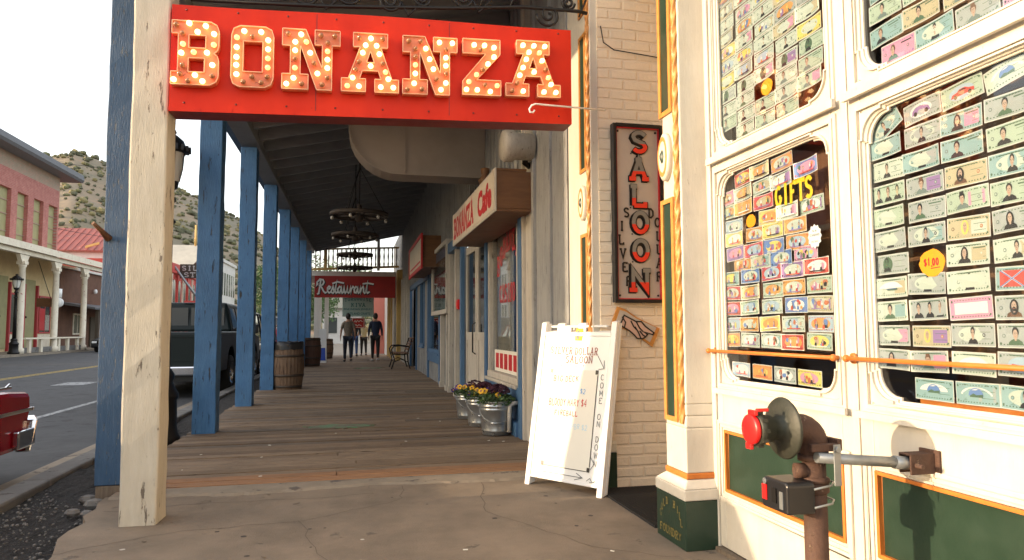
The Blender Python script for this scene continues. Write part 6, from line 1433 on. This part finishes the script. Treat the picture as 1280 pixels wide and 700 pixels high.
sedan(-3.4,34.5,0,4.8,1.9,1.85,'carwhite','silver van like car far along the near kerb, beyond the dark red car',True)
sedan(-14.6,48.6,math.pi,4.5,1.8,1.42,'carblack','black car parked on the far side in front of the brown plank building')
# red classic car
g=empty('classic_car',(-3.62,4.45,-.15),label='maroon classic car with chrome bumper and side trim, its corner showing at the left',cat='car',group='cars parked along the street'); LOCAL.add(g.name)
W=1.82;L=4.7; wh=(-1.45,1.15)
P=arch_side(-L/2,L/2-.10,.26,1,wh,.40)+[(L/2-.06,.40),(L/2+.0,.60),(L/2-.02,.735),(L/2-.4,.765),(L/2-1.6,.80),(-L/2+.3,.80),(-L/2,.72)]
m=MB()
for sx in (-1,1): m.prism(P,0,sx*W/2,sx*(W/2-.30),0)
m.prism([(y,z-.035 if z>.7 else z) for y,z in P],0,-W/2+.301,W/2-.301,0); m.build('body',M['carred'],g,bevel=.045)
m=MB()
for sx in (-1,1):
    m.box(sx*(W/2+.001),sx*(W/2+.014),-L/2+.1,L/2-.02,.575,.605); m.box(sx*(W/2-.2),sx*(W/2+.014),L/2-.0,L/2+.016,.575,.605)
    m.obox((sx*(W/2-.10),L/2-.30,.785),(.012,0,0),(0,.13,0),(0,0,.010)); m.obox((sx*(W/2-.10),L/2-.22,.80),(.008,0,0),(0,.03,.012),(0,0,.010))
m.build('chrome_trim',M['chrome'],g,bevel=.004)
m=MB(); pts=[(-W/2-.03,L/2-.35),(-W/2-.02,L/2-.02),(-W/2+.12,L/2+.10),(W/2-.12,L/2+.10),(W/2+.02,L/2-.02),(W/2+.03,L/2-.35)]
for a,b in zip(pts,pts[1:]): m.bar((a[0],a[1],.36),(b[0],b[1],.36),.05,.15)
for sx in (-1,1): m.raw([(sx*(W/2-.02),L/2+.04,.24),(sx*(W/2+.05),L/2-.12,.24),(sx*(W/2+.06),L/2-.02,.50),(sx*(W/2-.03),L/2+.15,.52),(sx*(W/2-.12),L/2+.04,.24),(sx*(W/2-.06),L/2-.14,.24),(sx*(W/2-.05),L/2-.04,.50),(sx*(W/2-.16),L/2+.12,.52)],[(0,1,2,3),(7,6,5,4),(0,4,5,1),(1,5,6,2),(2,6,7,3),(3,7,4,0)],0)
m.build('bumper',M['chrome'],g,bevel=.012)
m=MB(); m.box(-W/2+.28,W/2-.28,L/2-.05,L/2+.005,.42,.66); m.build('grille',M['chrome'],g,bevel=.01)
for sx in (-1,1): m=MB(); m.lathe([(0,.03),(.06,.02),(.085,0)],(sx*(W/2-.16),L/2-.005,.52),20,0,(0,1,0)); m.build('headlight',M['white'],g)
m=MB(); A=[(-.80,-1.85,.80),(.80,-1.85,.80),(.80,-.05,.80),(-.80,-.05,.80)]; B=[(-.62,-1.45,1.33),(.62,-1.45,1.33),(.62,-.5,1.33),(-.62,-.5,1.33)]; loft(m,[A,B]); m.build('cabin',M['carglass'],g,bevel=.05)
m=MB(); m.box(-.62,.62,-1.45,-.5,1.325,1.36); 
for sx in (-1,1):
    for yb,yt in ((-1.84,-1.45),(-.06,-.5)): m.bar((sx*.80,yb,.80),(sx*.62,yt,1.33),.05,.06)
m.build('roof',M['carred'],g,bevel=.03)
wheelset(g,W,wh,.33,.2)
# ------------------------------------------------------------ far side of the street
def win_box(parent,X,y0,y1,z0,z1,frame,pane,name='window',rec=.06,mull=1):
    f=MB(); t=.10
    for b in [(y0,y1,z0,z0+t),(y0,y1,z1-t,z1),(y0,y0+t,z0+t,z1-t),(y1-t,y1,z0+t,z1-t)]: f.box(X+.005,X+rec,*b)
    for k in range(mull): yy=y0+(y1-y0)*(k+1)/(mull+1); f.box(X+.005,X+rec-.01,yy-.03,yy+.03,z0+t,z1-t)
    o=f.build(name,frame,parent); p=MB(); p.box(X+.003,X+.02,y0+t,y1-t,z0+t,z1-t); p.build('pane',pane,o); return o
bb=empty('brick_building',(-19.5,40,-.02),label='two storey red brick building with tall shuttered windows and a cream porch across the street',cat='building')
XF=-19.5
WIN=[(33.0+2.13*k,34.35+2.13*k) for k in range(9)]
m=MB(); y=30
for a,b in WIN+[(51.6,51.6)]: m.box(XF-.6,XF,y,a,5.9,10.55,0); y=b
for a,b in WIN: m.box(XF-.6,XF,a,b,9.42,10.55,0)
m.box(XF-12,XF-.001,30,51.6,10.551,11.45,1); m.box(XF-12,XF-.601,51.2,51.6,5.9,10.55,0)
m.box(XF-12,XF-.601,30,30.4,5.9,10.55,0)
m.build('brick_wall',[M['brick_red'],M['brick_worn']],bb)
for a,b in WIN:
    m=MB(); m.box(XF-.32,XF-.22,a,b,5.9,9.42,0); m.box(XF-.22,XF-.18,a+.1,a+.14,6,9.3,1); 
    for z in (6.9,7.9,8.7): m.box(XF-.22,XF-.17,a,b,z,z+.06,1)
    m.build('shutter',[M['olive'],M['brick_worn']],bb)
m=MB(); m.prism([(XF-12.5,11.452),(XF+.9,11.452),(XF+1.0,11.62),(XF+.95,11.98),(XF-12.5,12.4)],1,29.5,53.0); m.build('roof',M['roof_grey'],bb,bevel=.02)
m=MB(); m.box(XF-12,XF,30,51.6,-.02,5.899); m.build('ground_floor_wall',M['lc_cream'],bb)
for a,b,c in [(47.1,48.5,'olive'),(43.9,45.0,'olive'),(40.0,41.2,'olive')]:
    m=MB(); m.box(XF+.01,XF+.06,a,b,.15,4.3); d_=m.build('door',M[c],bb); m=MB(); m.ball((XF+.10,a+.15,2.0),.07,0,8,6); m.build('handle',M['iron'],d_)
for a,b in [(45.3,46.7),(41.6,43.5),(49.2,50.9),(38,39.6)]: 
    win_box(bb,XF,a,b,1.0,3.4,M['frame_red'],M['shadow_window']); 
    m=MB(); m.box(XF+.01,XF+.04,a-.05,b+.05,.1,.95); m.build('stall_riser',M['porch_cream'],bb)
m=MB(); m.box(XF+.03,XF+.05,49.35,50.0,1.2,2.6,0); m.box(XF+.03,XF+.05,50.1,50.75,1.2,2.2,1); m.build('shop_display',[M['print_red'],M['galv']],bb)
for y in (48.65,46.9,43.6,45.1): m=MB(); m.box(XF+.01,XF+.16,y,y+.14,.0,4.0); m.build('red_trim',M['frame_red'],bb)
m=MB(); m.prism([(XF,6.35),(-16.6,5.70),(-16.45,5.70),(-16.45,5.35),(XF,6.15)],1,28,54.5); m.build('porch_roof',M['porch_cream'],bb)
m=MB(); m.box(-16.95,-16.65,28,54.5,5.12,5.38); m.build('porch_beam',M['porch_cream'],bb)
for y in (32.0,36.1,40.3,44.5,48.8,53.1):
    m=MB(); m.lathe([(.24,0),(.24,.25),(.17,.32),(.165,3.2),(.15,4.45),(.19,4.5),(.19,4.62)],(-16.8,y,-.02),14); m.box(-17.0,-16.6,y-.2,y+.2,4.6,4.76); m.prism([(y-.55,5.10),(y+.55,5.10),(y+.2,4.62),(y-.2,4.62)],0,-16.9,-16.7); m.build('porch_column',M['porch_cream'],bb)
lr=empty('low_railing',(-16.75,42,-.02),label='low cream bench like railing between the porch columns across the street',cat='railing')
m=MB(); m.box(-16.9,-16.6,40.6,48.6,.72,.80); m.build('rail',M['porch_cream'],lr)
for y in (41.2,42.6,44.9,46.2,47.7): m=MB(); m.box(-16.82,-16.68,y,y+.25,0,.718); m.build('rail_post',M['porch_cream'],lr)
m=MB(); m.box(-16.9,-16.78,40.6,48.6,.0,.28); m.build('plank',M['kerb'],lr)
hs=empty('round_hanging_sign',(-17.3,44.9,2.4),label='small dark hanging sign with a white round clock, under the porch of the brick building',cat='sign')
m=MB(); m.box(-17.9,-16.9,44.85,44.95,2.55,3.05); m.build('sign_board',M['wood_brown'],hs); m=MB(); m.lathe([(0,0),(.28,0),(.28,.12),(0,.12)],(-16.75,44.7,2.8),20,0,(0,1,0)); m.lathe([(.18,0),(.18,.5),(0,.52)],(-16.8,44.9,3.1),14,0); m.build('clock_face',M['white'],hs); m=MB(); m.tube([(-17.2,44.9,3.05),(-17.9,44.9,5.2)],.02,5); m.build('chain',M['iron'],hs)
pb=empty('plank_building',(-20,58,-.02),label='dark brown vertical plank building with a small porch roof, right of the brick building',cat='building')
m=MB(); m.box(-30,-19.4,52.0,67.5,-.02,5.45); m.build('wall',M['wood_wall'],pb)
m=MB(); 
q=random.Random(4); y=51.9
while y<67: w_=q.uniform(.8,1.8); m.box(-19.6,-19.2,y,min(67.6,y+w_)-.02,5.452,5.62+q.uniform(-.03,.12)); y+=w_
m.build('parapet_cap',M['bldg_white'],pb)
m=MB(); m.prism([(-19.4,3.15),(-17.2,2.75),(-17.2,2.62),(-19.4,2.98)],1,52,67.5); m.build('porch_roof',M['roof_grey'],pb)
for y in (53,58,63): m=MB(); m.box(-17.5,-17.3,y,y+.2,-.02,2.62); m.build('porch_post',M['bark'],pb)
win_box(pb,-19.4,54.4,56.8,.9,2.4,M['porch_cream'],M['shadow_window'],mull=2); win_box(pb,-19.4,60,62,.9,2.4,M['porch_cream'],M['shadow_window'],mull=1)
m=MB(); m.box(-19.39,-19.3,57.6,58.6,0,2.2); m.build('door',M['bark'],pb)
m=MB(); m.lathe([(0,-.14),(.10,-.1),(.14,0),(.12,.12),(.08,.2)],(-19.2,58.0,4.1),12); m.build('wall_lamp',M['white'],pb)
rb=empty('red_roofed_building',(-27,79,-.3),label='building with a big rusty red metal roof behind the plank building',cat='building')
m=MB(); m.box(-36,-21.0,75.3,85,-.3,9.2); m.build('wall',M['bldg_white'],rb); m=MB(); m.raw([(-36.5,74.9,9.1),(-20.6,74.9,9.1),(-20.6,80,11.95),(-36.5,80,11.95),(-36.5,85.4,9.1),(-20.6,85.4,9.1),(-36.5,74.9,9.0),(-20.6,74.9,9.0),(-20.6,80,11.8),(-36.5,80,11.8)],[(0,1,2,3),(3,2,5,4),(0,6,7,1),(1,7,8,2)],0); m.build('roof',M['roof_red'],rb)
m=MB()
for k in range(26): x=-36.3+k*.62; m.bar((x,74.9,9.13),(x,80,11.98),.05,.05)
m.build('roof_seam',M['roof_red'],rb)
m=MB(); m.obox((-25.2,74.8,9.6),(.6,0,.2),(0,.1,0),(0,0,.12)); m.build('skylight',M['yellowpaint'],rb)
sb2=empty('red_shop_building',(-19,76,-.02),label='bright red shop front with tall arched windows down the street behind the pickup',cat='building')
m=MB(); m.box(-28,-17.0,68.4,86,-.02,7.7); m.build('wall',M['shop_red'],sb2)
for k in range(8): y=69.2+2.1*k; m=MB(); m.box(-16.99,-16.93,y,y+.9,.6,3.0); m.prism([(y,3.6),(y+.9,3.6)]+[(y+.45+.45*math.cos(R(a)),5.6+.5*math.sin(R(a))) for a in range(0,181,30)],0,-16.99,-16.93); m.build('window',M['shadow_window'],sb2)
for k in range(8): y=68.6+2.1*k; m=MB(); m.box(-16.99,-16.85,y,y+.18,0,6.6); m.build('pilaster',M['porch_cream'] if k%2 else M['shop_red'],sb2)
m=MB(); m.box(-17,-16.8,68.4,86,6.7,6.95); m.build('cornice',M['shop_red'],sb2)
m=MB(); m.tube([(-17.3,72.2,7.7),(-14.6,72.2,3.9)],.12,8); thing1(m,'sloping_pole',M['conduit'],(-16,72.2,3.9),'grey sloping pole crossing in front of the red shop front','pole')
ss=empty('silver_sign',(-15.2,73,6.4),label='dark hanging sign reading SILVER STOPE on the red shop front',cat='sign')
m=MB(); m.box(-16.75,-13.4,72.95,73.05,6.3,7.7); m.build('sign_board',M['wood_dark'],ss)
m=MB(); slab(m,'SILVER',(-16.6,72.94,7.05),(1,0,0),(0,0,1),(0,-1,0),.44,.5,.09,0,.15); slab(m,'STOPE',(-16.4,72.94,6.40),(1,0,0),(0,0,1),(0,-1,0),.50,.5,.09,0,.15); m.build('lettering',M['galv'],ss)
cr=empty('pale_roofed_house',(-21,90,-.3),label='house with a big pale metal roof above the red shop front',cat='building')
m=MB(); m.box(-27,-17.6,89,98,-.3,9.3); m.build('wall',M['wood_wall'],cr); m=MB(); m.raw([(-29,88.4,8.6),(-18.9,88.4,9.0),(-17.4,91,11.7),(-29,91,11.7),(-29,99,9),(-17.4,99,9)],[(0,1,2,3),(3,2,5,4)],0); m.prism([(-18.9,9.0),(-16.6,9.2),(-17.45,11.65)],1,89.5,91,1); m.build('roof',[M['roof_pale'],M['wood_wall']],cr)
m=MB(); m.tube([(-19.2,91,11.5),(-19.2,91,14.2)],.12,8); m.build('stovepipe',M['yellowpaint'],cr)
wb=empty('white_building',(-19,100,-.02),label='white two storey building with rows of narrow windows far down the street',cat='building')
m=MB(); m.box(-30,-17,92,106.5,-.02,10.2); m.build('wall',M['bldg_white'],wb); m=MB(); m.box(-30,-16.8,91.8,106.7,10.201,10.6); m.build('cornice',M['bldg_white'],wb)
for k in range(8):
    for z0,z1 in ((5.9,8.9),(2.2,4.6)): y=92.8+1.75*k; m=MB(); m.box(-16.995,-16.95,y,y+.85,z0,z1); m.build('window',M['shadow_window'],wb)
# building opposite that keeps the low sun off the far boardwalk
ob=empty('opposite_building',(-20,17,-.02),label='plain tan two storey building directly across the street, out of the picture',cat='building')
m=MB(); m.box(-31,-19.6,4.85,29.3,-.02,9.2); m.build('wall',M['lc_cream'],ob); m=MB(); m.box(-31.2,-19.3,4.85,29.4,9.201,9.6); m.build('cornice',M['porch_cream'],ob)
for k in range(8):
    win_box(ob,-19.6,5.2+3*k,6.7+3*k,5.2,7.6,M['porch_cream'],M['shadow_window']); win_box(ob,-19.6,5.2+3*k,6.9+3*k,.8,3.2,M['porch_cream'],M['shadow_window'])
# power lines
def wire(pts,sag,lab):
    m=MB(); a,b=Vector(pts[0]),Vector(pts[1]); P=[a.lerp(b,i/16)-Vector((0,0,sag*4*(i/16)*(1-i/16))) for i in range(17)]; m.tube(P,.018,5)
    thing1(m,'overhead_cable',M['iron'],tuple(a),lab,'cable')
wire([(-30,30,10.2),(-12,62,14.2)],.6,'thin overhead cable crossing the brick building and the sky at upper left')
wire([(-26,36,9.0),(-19.5,60,8.6)],.3,'thin cable sagging along the upper windows of the brick building')
wire([(-16,50,16.5),(-9,60,19.2)],.4,'thin overhead cable in the white sky between the lamp and a blue post')
m=MB(); m.tube([(-17.4,60,6.2),(-15.9,60,10.8)],.03,5); thing1(m,'guy_wire',M['yellowpaint'],(-17.4,60,6.2),'slanting yellow guy wire in front of the red roof','cable')
